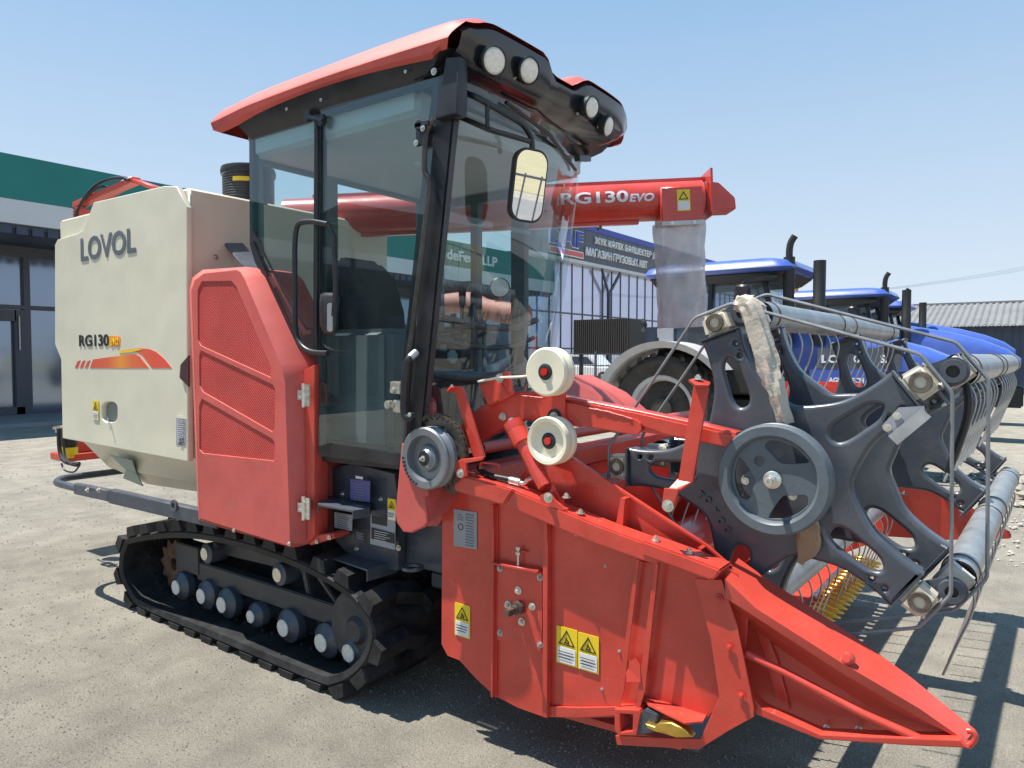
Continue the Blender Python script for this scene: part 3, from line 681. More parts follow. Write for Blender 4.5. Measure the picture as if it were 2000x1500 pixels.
# cab shell: rear wall, far side, floor, headliner
FY = 3.52
mb = MB()
mb.box((-3.26,2.2,1.10),(-2.3,FY,1.16)); mb.box((-3.27,2.2,1.12),(-3.22,FY,1.72)); mb.build('cab_floor', M['cabgrey'], H, bevel=.005)
plate('cab_far_side_frame', [[(-3.26,1.15),(-2.50,1.15),(-2.50,2.70),(-3.26,2.70)], [(-3.18,1.50),(-2.92,1.50),(-2.92,2.55),(-3.18,2.55)], [(-2.86,1.30),(-2.60,1.30),(-2.60,2.55),(-2.86,2.55)]],
      (0,FY,0), XZ, .05, M['cabgrey'], H, .005)
plate('cab_far_glass', [[(-3.2,1.2),(-2.37,1.2),(-2.13,2.68),(-3.2,2.68)]], (0,FY-.055,0), XZ, .004, M['glass'], H, 0)
plate('cab_rear_frame', [[(2.22,1.40),(3.5,1.40),(3.5,2.70),(2.22,2.70)], [(2.235,1.50),(2.62,1.50),(2.62,2.58),(2.235,2.58)], [(2.72,1.50),(3.40,1.50),(3.40,2.58),(2.72,2.58)]], (-3.23,0,0), YZ, .05, M['cabgrey'], H, .005)
mb = MB(); mb.box((-3.25,2.19,2.60),(-2.10,FY,2.72)); mb.build('headliner', M['headliner'], H, bevel=.02)
mb = MB(); mb.cyl((-2.62,2.75,2.592),(0,0,1),.03,.01,20); mb.build('air_vent', M['white'], H)
mb = MB()
mb.tube([S(695,217,y=2.35), S(790,205,y=2.35)], .008, 10); mb.tube([S(740,213,y=2.35), S(812,202,y=2.35)], .004, 8); mb.build('gas_strut', M['steel'], H)
mb = MB(); mb.cyl(S(492,275,y=2.3),(0,0,1),.02,.05,16); mb.build('drain_cap', M['white'], H)
# seat, steering column, console, levers
seat = MB(); sx, sy = -2.80, 2.78
seat.loft([rr for rr in [[(sx+dx, sy+dy, z) for dx, dy in ((-.22,-.24),(.24,-.22),(.26,.22),(-.22,.24))] for z in (1.52,1.62)]]); seat = seat.build('seat_cushion', M['seat'], H, bevel=.035, seg=3)
mb = MB(); mb.loft([[(sx-.24-.05*k, sy-w, z), (sx-.13-.05*k, sy-w*.95, z), (sx-.13-.05*k, sy+w*.95, z), (sx-.24-.05*k, sy+w, z)] for k, (w, z) in enumerate(((.22,1.58),(.25,1.85),(.22,2.05),(.14,2.14)))])
mb.build('seat_backrest', M['seat'], H, bevel=.03, seg=3)
mb = MB(); mb.box((sx-.15,sy-.18,1.16),(sx+.2,sy+.18,1.52)); mb.build('seat_pedestal', M['black'], H, bevel=.02)
mb = MB(); mb.tube([(-2.32,2.80,1.16),(-2.42,2.80,1.66)], .05, 14); mb.build('steering_column', M['black'], H)
mb = MB(); c0 = Vector((-2.44,2.80,1.70)); ax = Vector((-.2,0,1)).normalized(); u = Vector((0,1,0)); w = ax.cross(u)
mb.tube([c0 + (u*math.cos(t)+w*math.sin(t))*.19 for t in [k*2*PI/32 for k in range(32)]], .014, 8, closed=True)
for k in range(3): mb.obox(c0, c0 + (u*math.cos(k*2.094+.5)+w*math.sin(k*2.094+.5))*.19, .03, .012)
mb.build('steering_wheel', M['black'], H)
mb = MB(); mb.box((-2.95,2.26,1.16),(-2.35,2.48,1.72)); mb.loft([[(-2.5,2.3,1.2),(-2.25,2.3,1.2),(-2.25,3.4,1.2),(-2.5,3.4,1.2)],[(-2.46,2.4,1.42),(-2.3,2.4,1.42),(-2.3,3.3,1.42),(-2.46,3.3,1.42)]])
mb.build('console', M['cabgrey'], H, bevel=.03, seg=3)
mb = MB()
for (px, py0, py1) in ((903,590,700),(930,612,720)):
    mb.tube([S(px, py0, y=2.75), S(px-4, py1, y=2.75)], .010, 8)
mb.build('control_lever', M['black'], H)
mb = MB(); a = S(903,572,y=2.75); mb.loft([[(a.x+dx*s, 2.75+dy*s, a.z+dz) for dx, dy in ((-.06,-.02),(.06,-.02),(.06,.02),(-.06,.02))] for s, dz in ((1.0,.055),(.95,.042),(.40,.02),(.34,-.06),(.3,-.07))]); mb.build('lever_grip', M['black'], H, bevel=.006)
mb = MB(); a = S(930,592,y=2.75); mb.loft([[(a.x+.032*s*math.cos(t), 2.75+.025*s*math.sin(t), a.z+dz) for t in [k*PI/6 for k in range(12)]] for s, dz in ((.5,.06),(1,.045),(1,-.02),(.6,-.055))]); mb.build('lever_knob', M['black'], H)
# curved front crash bars inside the shield
for k, (v0, rr) in enumerate(((.44,.017),(.385,.012),(.30,.030))):
    mb = MB(); mb.tube([shield(.04 + .76*i/14, v0 - .03*math.sin(PI*i/14)) - Vector((.10 + .03*math.sin(PI*i/14),0,0)) for i in range(15)], rr, 12); mb.build('front_guard_bar', M['black'], H)
mb = MB()
for u in (.28,.62): mb.obox(shield(u,.28)-Vector((.13,0,0)), shield(u,.47)-Vector((.15,0,0)), .04, .03, (1,0,0))
mb.box((-2.36,2.5,1.2),(-2.26,3.1,1.5)); mb.build('instrument_bracket', M['black'], H, bevel=.008)
for (px, py) in ((882,697),(997,707)):
    a = S(px, py, y=2.66 if px < 900 else 3.0); mb = MB(); ring = []
    mb.prism([(a.x + .0, a.y + (.036 if i % 2 else .028)*math.cos(i*PI/8), a.z + (.036 if i % 2 else .028)*math.sin(i*PI/8)) for i in range(16)], (.012,0,0)); mb.build('clamp_knob', mat('pale_teal_knob', (.28,.36,.36), .5), H)
# mirror on tubular bracket
myy = 2.33
mb = MB(); xm = -1.80
P_ = lambda px, py, x=-1.80: S(px, py, x=x)
mb.tube(fillet([S(894,175,x=-1.93), P_(935,192), P_(1022,243), P_(1038,268), P_(1040,292)], .05, 5), .0125, 10)
mb.tube([S(893,226,x=-1.93), P_(955,253), P_(1034,276)], .011, 10); mb.tube([P_(952,203), P_(952,250)], .009, 8)
mb.build('mirror_bracket', M['black'], H)
mc = S(1033, 363, x=-1.74)
# the mirror faces forward and towards the driver's side
nrm = Vector((0.93, -0.36, -0.06)).normalized(); nrm = Vector(((CAM - mc).normalized() + Vector((0.80, 0.58, 0.02)).normalized())).normalized()
nrm = Vector((0.93, -0.29, -0.185)).normalized()
uu = Vector((0,0,1)).cross(nrm).normalized(); vv = nrm.cross(uu)
def rr2(w, h, r, off): return [mc + uu*a + vv*b + nrm*off for a, b in rrect(0, 0, w, h, r, 8)]
MW, MH = .165, .292
mir = MB(); mir.loft([rr2(MW*.7,MH*.75,.04,-.055), rr2(MW*.97,MH*.98,.05,-.03), rr2(MW*1.04,MH*1.03,.058,-.005), rr2(MW*1.04,MH*1.03,.058,.004), rr2(MW*.97,MH*.98,.055,.005)]); mo = mir.build('mirror_housing', M['black'], H, smooth=50)
mir = MB(); mir.sheet(rr2(MW*.95,MH*.96,.052,.0055), .001); mir.build('mirror_glass', M['chrome'], mo, smooth=0)

# --- roof: height field shell, dark skirt and visor, four lamps
def sst(a, b, x):
    t = max(0, min(1, (x - a) / (b - a))); return t*t*(3-2*t)
YA, YB, XR = 2.09, 3.64, -3.47
def xfront(y):
    t = (y - YA) / (YB - YA); return -1.80 - .07 * (2*t - 1)**6 * (1.5 if t > .5 else .6) + .02 * (1 - (2*t-1)**2) - .012 * (sst(2.68,2.76,y) - sst(2.94,3.02,y))
def ztop(x, y):
    e = min(y - YA, YB - y); side = sst(-.02, .16, e)
    ridge = .15 * side
    hump = .026 * (sst(YA, 2.28, y) - sst(2.66, 2.76, y) + sst(2.96, 3.06, y) - sst(3.46, YB, y)) * sst(-2.75, -1.95, x)
    hump -= .040 * (sst(2.66,2.75,y) - sst(2.90,3.00,y)) * sst(-2.5,-1.95,x)
    rear = .015 * (1 - sst(XR, XR + .35, x))
    return 2.808 + .086 * max(0, min(1, e / .075)) ** .8 + .042 * sst(.03,.24,e) + hump - rear + .015 * math.sin(PI * (x - XR) / 1.7)
mb = MB(); NX, NY = 40, 56; rows = []
for i in range(NX + 1):
    row = []
    for j in range(NY + 1):
        y = YA + (YB - YA) * (.5 - .5 * math.cos(PI * j / NY)); xf = xfront(y); x = XR + (xf - XR) * (.5 - .5 * math.cos(PI * i / NX)) ** .9
        z = ztop(x, y); fr = sst(0, .10, xf - x)
        row.append(Vector((x, y, z - .035 * (1 - fr) ** 2 * sst(0, .15, min(y-YA, YB-y)))))
    rows.append(row)
lowrow = lambda row, z, ins: None
side_lo = []
mb.loft(rows, False, False, closed=False)
# vertical red rim down each side and at the rear, slanting up at the front
def rim(points, dz, inset):
    top = points; bot = []
    for p in points:
        c = Vector(((XR - 1.8)/2, (YA + YB)/2, p.z)); d = (c - p).normalized(); bot.append(Vector((p.x, p.y, p.z - dz(p))) + Vector((d.x, d.y, 0)) * inset)
    return [top, bot]
near = [r[0] for r in rows]; far = [r[-1] for r in rows]; rear = rows[0]
dzf = lambda p: max(.012, p.z - (2.768 - .012*(1-sst(XR, XR+.4, p.x)) + .036*math.sin(PI*(p.x-XR)/1.7) + .10*sst(-1.93, -1.80, p.x)))
for seq in (near, far, rear):
    a, b = rim(seq, dzf, .012); c2 = [q + Vector((0,0,-.012)) + (Vector(((XR-1.8)/2,(YA+YB)/2,q.z)) - q).normalized()*.04 for q in b]
    mb.loft([a, b, c2], False, False, closed=False)
mb.build('roof_shell', M['red_plastic'], H, smooth=40)
# dark underside skirt
mb = MB()
def ringpts(ins, z, zf):
    pts = []
    for i in range(13): pts.append((XR+.18+ins + (xfront(YA) - .06 - ins*4.2 - (XR+.18+ins)) * i / 12, YA + .03 + ins, z))
    for j in range(1, 16):
        y = YA + .03 + ins + (YB - YA - .06 - 2*ins) * j / 16; pts.append((xfront(y) - .03 - ins*4.2, y, zf))
    for i in range(13): pts.append((xfront(YB) - .06 - ins*4.2 - (xfront(YB) - .06 - ins*4.2 - (XR+.18+ins)) * i / 12, YB - .03 - ins, z))
    return [Vector(p) for p in pts]
mb.loft([ringpts(0, 2.80, 2.80), ringpts(.012, 2.745, 2.77), ringpts(.05, 2.69, 2.72)], True, True)
mb.build('roof_skirt', M['black'], H, smooth=50)
# front visor: dark face from the lip down and back
mb = MB(); vis = []
for k, (dz, dx) in enumerate(((0, -.012), (-.02, -.002), (-.09, -.005), (-.145, -.05), (-.18, -.14), (-.19, -.25))):
    row = []
    for j in range(41):
        y = YA + .05 + (YB - YA - .10) * j / 40; xf = xfront(y); zr = ztop(xf, y) if k < 2 else min(ztop(xf, y), 2.90) * .35 + 2.885 * .65; row.append(Vector((xf + dx + .012*(k==1), y, zr - .036 * sst(0, .15, min(y-YA, YB-y)) - .012 + dz * (1.0 - .25*abs(2*j/40-1)**2) * (1 - .38*j/40))))
    vis.append(row)
mb.loft(vis, False, False, closed=False); mb.build('roof_visor', M['gloss_black'], H, smooth=50)
def lamp(px, py, x, r, par, axis=(0.93, -0.22, -0.30), nm='work_lamp'):
    c = S(px, py, x=x); ax = Vector(axis).normalized()
    mb = MB(); mb.lathe(c, ax, [(0,-.06),(r*.7,-.055),(r*1.05,-.02),(r*1.10,.004),(r*1.0,.009),(r*.94,.004)], 32); L = mb.build(nm, M['black'], par)
    mb = MB(); mb.lathe(c, ax, [(r*.95,.003),(r*.8,.010),(0,.014)], 32); mb.build('lamp_lens', M['lamp_glass'], L)
    return L
lamp(965,119,-1.768,.054,H,(.90,-.30,-.24)); lamp(1033,138,-1.755,.052,H); lamp(1155,210,-1.748,.050,H,(.96,-.1,-.25)); lamp(1187,247,-1.768,.050,H,(.9,.1,-.3))
bolts([(S(px, py, y=2.115), (0,-1,0), .006, .005) for px, py in ((792,140),(560,213),(627,195))] + [(S(px, py, x=-1.80), (1,0,-.3), .008, .007) for px, py in ((1005,152),(1128,222),(1168,248))], H)

# --- step box under the door
mb = MB(); mb.box((-2.80,2.36,.62),(-2.05,3.5,1.10)); mb.build('step_box', M['grey'], H, bevel=.008)
plateY('step_back_plate', [(612,920),(690,905),(770,925),(780,1000),(776,1115),(700,1105),(640,1040),(614,1035)], 2.30, .05, M['grey'], H, bevel=.004)
def tread(pts, z, h, nm):
    mb = MB(); P3 = [S(a, b, z=z) for a, b in pts]; mb.prism(P3, (0,0,-.008))
    n = len(P3)
    for i in range(n):
        a, b = P3[i], P3[(i+1) % n]
        if i < n-1: mb.sheet([a, b, b-Vector((0,0,h)), a-Vector((0,0,h))], .004)
    o = mb.build(nm, M['grey'], H); return o
tread([(622,985),(624,975),(645,968),(724,980),(720,992),(688,997)], .905, .04, 'upper_step')
tread([(650,1090),(664,1072),(690,1062),(778,1075),(772,1096),(716,1112)], .635, .055, 'lower_step')
bolts([(S(px, py, y=2.30-.052*0), (0,-1,0), .011, .010) for px, py in ((669,965),(697,1072),(779,1070),(744,975))], H)
lb = plateY('instruction_label', [(684,935),(723,940),(722,981),(684,975)], 2.245, .003, M['bluelabel'], H, bevel=0)
lx = S(703,958,y=2.242); textlines('label_print', lx.x, lx.z-.01, .085, .085, 7, 2.243, M['labelgrey'], lb)
textlines('label_heading', lx.x, lx.z+.06, .06, .015, 1, 2.243, M['white'], lb, .012)
lb = plateY('red_edge_label', [(653,1000),(688,1006),(687,1037),(653,1030)], 2.245, .003, M['labelgrey'], H, bevel=0)
lx = S(670,1018,y=2.242); textlines('label_print', lx.x, lx.z, .09, .07, 7, 2.243, M['ink'], lb)
lb = plateY('serial_plate', [(724,1003),(772,1018),(771,1074),(723,1062)], 2.243, .003, M['labelgrey'], H, bevel=0)
a = S(747,1010,y=2.24); b_ = S(747,1048,y=2.24)
plateY('plate_top_field', [(726,1006),(755,1012),(755,1028),(726,1022)], 2.2395, .001, M['ink'], lb, bevel=0)
plateY('plate_data_field', [(725,1030),(770,1042),(770,1062),(725,1052)], 2.2395, .001, M['ink'], lb, bevel=0)
textlines('plate_print', b_.x, b_.z, .10, .05, 5, 2.2375, M['white'], lb)
warn(757, 973, 773, 1018, 2.24, H)
lb = plateY('engine_plate', [(691,1034),(716,1040),(716,1060),(692,1053)], 2.243, .002, M['ink'], H, bevel=0)
lx = S(704,1047,y=2.24); textlines('plate_print', lx.x, lx.z, .055, .035, 5, 2.2405, M['labelgrey'], lb)
mb = MB(); mb.box((-2.25,2.42,.52),(-1.75,3.4,.60)); mb.build('front_axle_beam', M['grey'], H, bevel=.01)
mb = MB(); mb.lathe(S(806,1111,y=2.28),(0,0,1),[(.03,0),(.05,0),(.05,.012),(.03,.012)],20,closed=True); mb.build('tie_down_eye', M['grey'], H)
mb = MB(); mb.box((-2.2,2.6,.62),(-1.7,3.3,.98)); mb.build('feeder_house', M['red'], H, bevel=.02)

# --- rubber tracks
path = [(-4.52,.47),(-3.95,.59),(-3.4,.63),(-2.9,.61),(-2.52,.545),(-2.36,.44),(-2.33,.33),(-2.42,.18),(-2.60,.06),(-2.78,.035),(-3.5,.035),(-4.38,.035),(-4.56,.085),(-4.67,.19),(-4.68,.30),(-4.63,.40)]
sm = smooth_loop([Vector((a, 0, b)) for a, b in path], 10)
def resample(pts, step):
    L = [0]; k = len(pts)
    for i in range(k): L.append(L[-1] + (pts[(i+1) % k] - pts[i]).length)
    n = round(L[-1] / step); out = []; i = 0
    for j in range(n):
        d = j * L[-1] / n
        while L[i+1] < d: i += 1
        t = (d - L[i]) / max(1e-9, L[i+1] - L[i]); p = pts[i].lerp(pts[(i+1) % k], t); out.append(p)
    return out
for side in (0, 1):
    Y0 = 2.14 + side * 1.15; Y1 = Y0 + .48
    pts = resample(sm, .042); n = len(pts)
    mb = MB(); secs = []
    for i, p in enumerate(pts):
        d = (pts[(i+1) % n] - pts[i-1]).normalized(); nr = Vector((-d.z, 0, d.x))  # outward check below
        cen = Vector((-3.5,0,.32)); 
        if nr.dot(p - cen) < 0: nr = -nr
        secs.append((p, nr, d))
    rings = [[Vector((p.x, Y0+.012, p.z)), Vector((p.x, Y1-.012, p.z)), Vector((p.x, Y1, p.z)) - nr*.012, Vector((p.x, Y1-.01, p.z)) - nr*.044, Vector((p.x, Y0+.01, p.z)) - nr*.044, Vector((p.x, Y0, p.z)) - nr*.012] for p, nr, d in secs]
    R_ = [[mb.bm.verts.new(v) for v in r] for r in rings]
    for i in range(n):
        a, b = R_[i], R_[(i+1) % n]
        for j in range(6): mb.bm.faces.new((a[j], a[(j+1) % 6], b[(j+1) % 6], b[j]))
    lg = mb
    lp = resample(sm, .178); ln = len(lp)
    for i, p in enumerate(lp):
        d = (lp[(i+1) % ln] - lp[i-1]).normalized(); 
        # local tangent from fine path
        k = min(range(n), key=lambda q: (pts[q]-p).length); p, nr, d = secs[k]
        def blk(ya, yb, sh0, sh1, w=.046, h=.058):
            vs = []
            for y, sh in ((ya, sh0), (yb, sh1)):
                for (t, hh) in ((-w*1.25,-.002),(w*1.25,-.002),(w*.8,h),(-w*.8,h)):
                    q = Vector((p.x, y, p.z)) + d*(t+sh) + nr*hh; vs.append(q)
            lg.add(vs, [(0,1,2,3),(7,6,5,4),(0,4,5,1),(1,5,6,2),(2,6,7,3),(3,7,4,0)])
        blk(Y0-.004, Y0+.17, .02, 0); blk(Y0+.168, Y0+.30, 0, .05); 
        blk(Y0+.30, Y1+.004, .05+.06, .09, )
    gd = mb
    for i in range(0, n, 2):
        p, nr, d = secs[i]
        for yy in (Y0+.18, Y0+.27): gd.add([Vector((p.x,yy,p.z))+d*a*.014-nr*b_+Vector((0,c_,0)) for a,b_,c_ in ((-1,.027,-.012),(1,.027,-.012),(1,.027,.012),(-1,.027,.012),(-.5,.06,-.007),(.5,.06,-.007),(.5,.06,.007),(-.5,.06,.007))],
            [(0,3,2,1),(4,5,6,7),(0,1,5,4),(1,2,6,5),(2,3,7,6),(3,0,4,7)])
    tr = mb.build('track_belt', M['rubber'], H, smooth=40)
    if side == 0:
        # undercarriage
        mb = MB(); mb.obox((-4.05,2.34,.30),(-2.55,2.34,.30),.07,.11); mb.box((-4.28,2.30,.27),(-4.02,2.40,.44)); 
        mb.obox((-3.03,2.36,.33),(-3.10,2.36,.56),.04,.05,(0,1,0)); mb.obox((-3.05,2.35,.54),(-2.78,2.35,.33),.03,.04,(0,1,0))
        mb.obox((-3.95,2.36,.36),(-3.85,2.36,.50),.04,.10,(0,1,0)); mb.obox((-3.9,2.45,.46),(-2.6,2.45,.50),.16,.10)
        mb.build('undercarriage_frame', M['under'], H, bevel=.006)
        spots = [(345,1147,.086),(394,1164,.086),(434,1181,.088),(491,1204,.068),(554,1226,.088),(628,1255,.088),(682,1275,.084)]
        for (px, py, r) in spots:
            c = S(px, py, y=2.25)
            rr = MB(); rr.lathe((c.x,2.25,c.z), (0,1,0), [(0,-.004),(r*.42,-.004),(r*.50,.006),(r*.93,.022),(r,.03),(r,.075),(r*.75,.08),(r*.75,.16),(r,.165),(r,.21),(0,.21)], 36)
            ro = rr.build('track_roller', M['grey'], H)
            cp = MB(); cp.cyl((c.x,2.247,c.z), (0,-1,0), r*.50, .006, 28)
            for k in range(6): cp.cyl((c.x+r*.42*math.cos(k*PI/3), 2.241, c.z+r*.42*math.sin(k*PI/3)), (0,-1,0), .004, .004, 6)
            cp.build('roller_cap', M['cap'], ro)
        for (px, py) in ((400,1082),(542,1123)):
            c = S(px, py, y=2.28); rr = MB(); rr.lathe((c.x,2.28,c.z),(0,1,0),[(0,0),(.045,0),(.06,.01),(.06,.12),(0,.12)],28); ro = rr.build('carrier_roller', M['grey'], H)
            cp = MB(); cp.cyl((c.x,2.28,c.z),(0,-1,0),.036,.006,24); cp.build('roller_cap', M['zinc'], ro)
    mb = MB(); mb.box((-4.25, Y0+.42, .10),(-2.42, Y0+.44, .52)); mb.build('inner_frame_plate', M['under'], H)
    # drive sprocket (rear) and idler (front)
    mb = MB(); c = Vector((-4.38, Y0+.20, .27)); prof = []
    for k in range(22):
        a = 2*PI*k/22; rad = .165 if k % 2 else .125; prof.append((c.x + rad*math.cos(a), c.z + rad*math.sin(a)))
    plate('drive_sprocket', [prof, circ(c.x, c.z, .04, 16)], (0, c.y, 0), XZ, .04, mat('rusty_sprocket', (.16,.09,.06), .6, metal=.4, var=.4, vscale=15), H, .003)
    mb = MB(); mb.lathe((-2.58, Y0+.10, .29), (0,1,0), [(0,0),(.05,0),(.07,.02),(.17,.03),(.19,.03),(.19,.10),(.16,.10),(.16,.16),(.19,.16),(.19,.24),(0,.24)], 40); mb.build('front_idler', M['under'], H)

# ------------------------------------------------------------------ header (cutting table)
z5 = lambda pts: zc(pts, 750, 650, .35)
z6 = lambda pts: zc(pts, 850, 950, .35)
z7 = lambda pts: zc(pts, 1200, 1000, .4)
HY = 2.25
plateY('header_side_plate', [(864,960),(862,1258),(874,1281),(897,1290),(930,1326),(965,1358),(1010,1382),(1060,1400),(1130,1403),(1230,1400),(1380,1404),(1450,1330),(1462,1200),(1440,1120),(1380,1085),(880,930)],
       HY, .006, M['red_plain'], H, bevel=.0015)
# pressed strips and ribs on the side plate
def ribv(xp0, yp0, xp1, yp1, w, y0, y1, nm='side_rib', mt=None):
    a = S(xp0, yp0, y=y0); b = S(xp1, yp1, y=y0); mb = MB()
    mb.prism([a, a+Vector((w,0,0)), b+Vector((w,0,0)), b], (0, y1-y0, 0)); return mb.build(nm, mt or M['red_plain'], H, bevel=.002)
ribv(960,985,958,1362,.010,2.225,HY)
plateY('plate_flange', [(958,985),(972,990),(970,1362),(958,1358)], 2.244, .004, M['red_plain'], H, bevel=.001)
ribv(1060,1018,1059,1400,.022,2.222,HY)
plateY('plate_flange', [(1060,1020),(1074,1024),(1073,1400),(1060,1398)], 2.243, .005, M['red_plain'], H, bevel=.001)
plateY('shaft_cover_plate', [(970,1105),(1059,1118),(1058,1272),(970,1250)], 2.243, .004, M['red_plain'], H, bevel=.001)
mb = MB(); mb.prism([S(970,1094,y=HY), S(1060,1110,y=HY), S(1060,1116,y=HY), S(970,1099,y=HY)], (0,-.035,0)); mb.build('adjuster_ledge', M['red_plain'], H, bevel=.002)
mb = MB(); mb.cyl(S(1012,1112,y=2.23), (0,0,1), .005, .085, 10); mb.cyl(S(1012,1074,y=2.23), (0,0,1), .009, .012, 6); mb.cyl(S(1012,1083,y=2.23), (0,0,1), .010, .01, 6); mb.build('adjuster_stud', M['zinc'], H)
mb = MB(); mb.prism([S(1014,1074,y=2.235), S(1030,1078,y=2.235), S(1016,1080,y=2.235)], (0,.014,0)); mb.build('adjuster_tab', M['red_plain'], H)
bolts([(S(px, py, y=2.244), (0,-1,0), .011, .010) for px, py in ((977,1110),(1055,1128),(977,1236),(1055,1259))], H, mtl=M['steel'])
bolts([(S(px, py, y=2.242), (0,-1,0), .013, .014) for px, py in ((1013,1153),(993,1181),(1040,1184),(1020,1214))], H)
bolts([(S(px, py, y=HY), (0,-1,0), .005, .006) for px, py in ((1125,1044),(1183,1105),(1210,1272),(1176,1346))], H, name='rivet', mtl=M['steel'])
mb = MB(); c = S(1015,1186,y=2.24); mb.cyl(c, (0,-1,0), .026, .028, 24); mb.cyl(c+Vector((0,-.028,0)), (0,-1,0), .017, .02, 20); 
mb.box((c.x-.012, c.y-.085, c.z-.012), (c.x+.012, c.y-.045, c.z+.012)); mb.build('auger_shaft_end', M['chain'], H, bevel=.002)
plateY('bottom_flange', [(1062,1379),(1130,1382),(1225,1380),(1222,1397),(1130,1402),(1060,1400)], 2.238, .010, M['red_plain'], H, bevel=.002)
lb = plateY('operation_label', [(886,994),(931,1001),(931,1073),(886,1066)], 2.246, .002, M['labelgrey'], H, bevel=0)
c = S(918,1036,y=2.243); textlines('label_print', c.x, c.z, .05, .14, 12, 2.244, M['ink'], lb, .0014)
c = S(899,1020,y=2.243); textlines('label_print', c.x, c.z+.02, .035, .03, 3, 2.244, M['ink'], lb, .001)
plate('label_drawing', [circ(c.x, c.z-.02, .014, 20), circ(c.x, c.z-.02, .011, 20)], (0,2.2445,0), XZ, .001, M['ink'], lb, 0)
warn(888, 1176, 918, 1249, 2.246, H); warn(1087, 1221, 1127, 1305, 2.246, H); warn(1129, 1234, 1169, 1318, 2.246, H)
# top rail, two overlapping lengths
def rail(top, bot, y0, y1, nm):
    mb = MB(); T = [S(a, b, y=y0) for a, b in top]; B_ = [S(a, b, y=y0) for a, b in bot]
    mb.prism(T + B_[::-1], (0, y1-y0, 0)); return mb.build(nm, M['red_plain'], H, bevel=.006)
rail([(888,921),(1002,957),(1170,1027),(1254,1058),(1290,1080)], [(886,958),(977,984),(1160,1062),(1250,1094),(1285,1104)], 2.185, 2.28, 'top_rail')
rail([(1252,1055),(1330,1083),(1408,1113)], [(1250,1083),(1330,1113),(1386,1134),(1398,1130)], 2.17, 2.275, 'top_rail')
rail([(893,926),(1002,956),(1000,960),(984,985)], [(890,960),(960,980),(970,984),(982,986)], 2.172, 2.19, 'rail_sleeve')
bolts([(S(px, py, y=2.215), (0,0,1), .013, .012) for px, py in ((1134,1003),(1281,1056),(1346,1080),(1106,972))], H)
# deflector sheet behind the rail and gusset
plateY('deflector_sheet', [(1000,955),(1060,868),(1107,884),(1230,965),(1380,1062),(1430,1105),(1400,1112),(1250,1062)], 2.32, .006, M['red_plain'], H, bevel=.0015)
mb = MB(); mb.prism([S(1225,968,y=2.32), S(1233,970,y=2.32), S(1228,1030,y=2.32), S(1214,1028,y=2.32)], (0,-.05,0)); mb.build('deflector_gusset', M['red_plain'], H)
mb = MB(); mb.prism([S(1375,1062,y=2.32), S(1381,1066,y=2.32), S(1374,1092,y=2.32), S(1368,1090,y=2.32)], (0,-.05,0)); mb.build('deflector_gusset', M['red_plain'], H)
mb = MB(); T = [S(a,b,y=2.32) for a,b in ((1060,868),(1107,884),(1230,965),(1380,1062),(1430,1105))]; mb.prism(T + [p + Vector((0,0,-.008)) for p in T[::-1]], (0,-.012,0)); mb.build('deflector_lip', M['red_plain'], H)
# main back frame, floor, far side
HX0, HX1, HYF = -1.98, -.95, 5.02
mb = MB(); mb.box((HX0,2.27,.42),(HX0+.02,HYF,1.02)); mb.build('header_back_sheet', M['red_plain'], H)
mb = MB(); mb.box((HX0-.03,2.27,1.02),(HX0+.09,HYF,1.12)); mb.build('header_top_beam', M['red_plain'], H, bevel=.01)
mb = MB(); mb.tube([S(939,876,y=2.5), S(939,876,y=2.5)+Vector((.02,2.4,0))], .028, 14); mb.build('lift_cross_tube', M['red'], H)
mb = MB(); mb.tube([(-1.78,2.32,.98),(-1.78,HYF,.98)], .012, 10); mb.build('drive_cross_shaft', M['chain'], H)
mb = MB(); mb.loft([[(HX0+.02,2.27,.40),(-1.55,2.27,.24),(HX1,2.27,.27),(HX1,2.27,.25),(-1.55,2.27,.21),(HX0+.02,2.27,.37)],[(HX0+.02,HYF,.40),(-1.55,HYF,.24),(HX1,HYF,.27),(HX1,HYF,.25),(-1.55,HYF,.21),(HX0+.02,HYF,.37)]])
mb.build('header_floor', M['red_plain'], H, smooth=0)
# feed auger
mb = MB(); mb.cyl((-1.50,2.30,.58),(0,1,0),.13,HYF-2.33,32); fa = mb.build('feed_auger', M['red_plain'], H)
mb = MB()
for sgn, ya, yb in ((1,2.32,3.4),(-1,4.95,3.8)):
    N_ = 90; prev = None
    for i in range(N_+1):
        t = i / N_; a = t*3*2*PI*sgn; y = ya + (yb-ya)*t
        p0 = Vector((-1.50+.13*math.cos(a), y, .58+.13*math.sin(a))); p1 = Vector((-1.50+.24*math.cos(a), y, .58+.24*math.sin(a)))
        cur = [mb.bm.verts.new(p) for p in (p0, p1)]
        if prev: mb.bm.faces.new((prev[0], prev[1], cur[1], cur[0]))
        prev = cur
mb.build('auger_flight', M['red_plain'], fa, smooth=60)
# knife bar and gold guards
mb = MB(); mb.box((HX1-.02,2.27,.262),(HX1+.06,HYF,.285)); mb.build('knife_bar', M['grey'], H)
gdp = None
for i in range(5, 35):
    y = 2.36 + i*.0762; mb = MB()
    ring = lambda x, w, h: [(x, y-w, .285), (x, y+w, .285), (x, y+w*.7, .285+h), (x, y-w*.7, .285+h)]
    mb.loft([ring(HX1+.03,.022,.035), ring(HX1+.08,.024,.04), ring(HX1+.14,.014,.028), ring(HX1+.19,.003,.01)])
    o = mb.build('knife_guard', M['gold'], H, bevel=.003, seg=1) if gdp is None else None
    if gdp is None: gdp = o
    else:
        o = gdp.copy(); scene.collection.objects.link(o); o.location.y += (i-5)*.0762
        mb.bm.free()
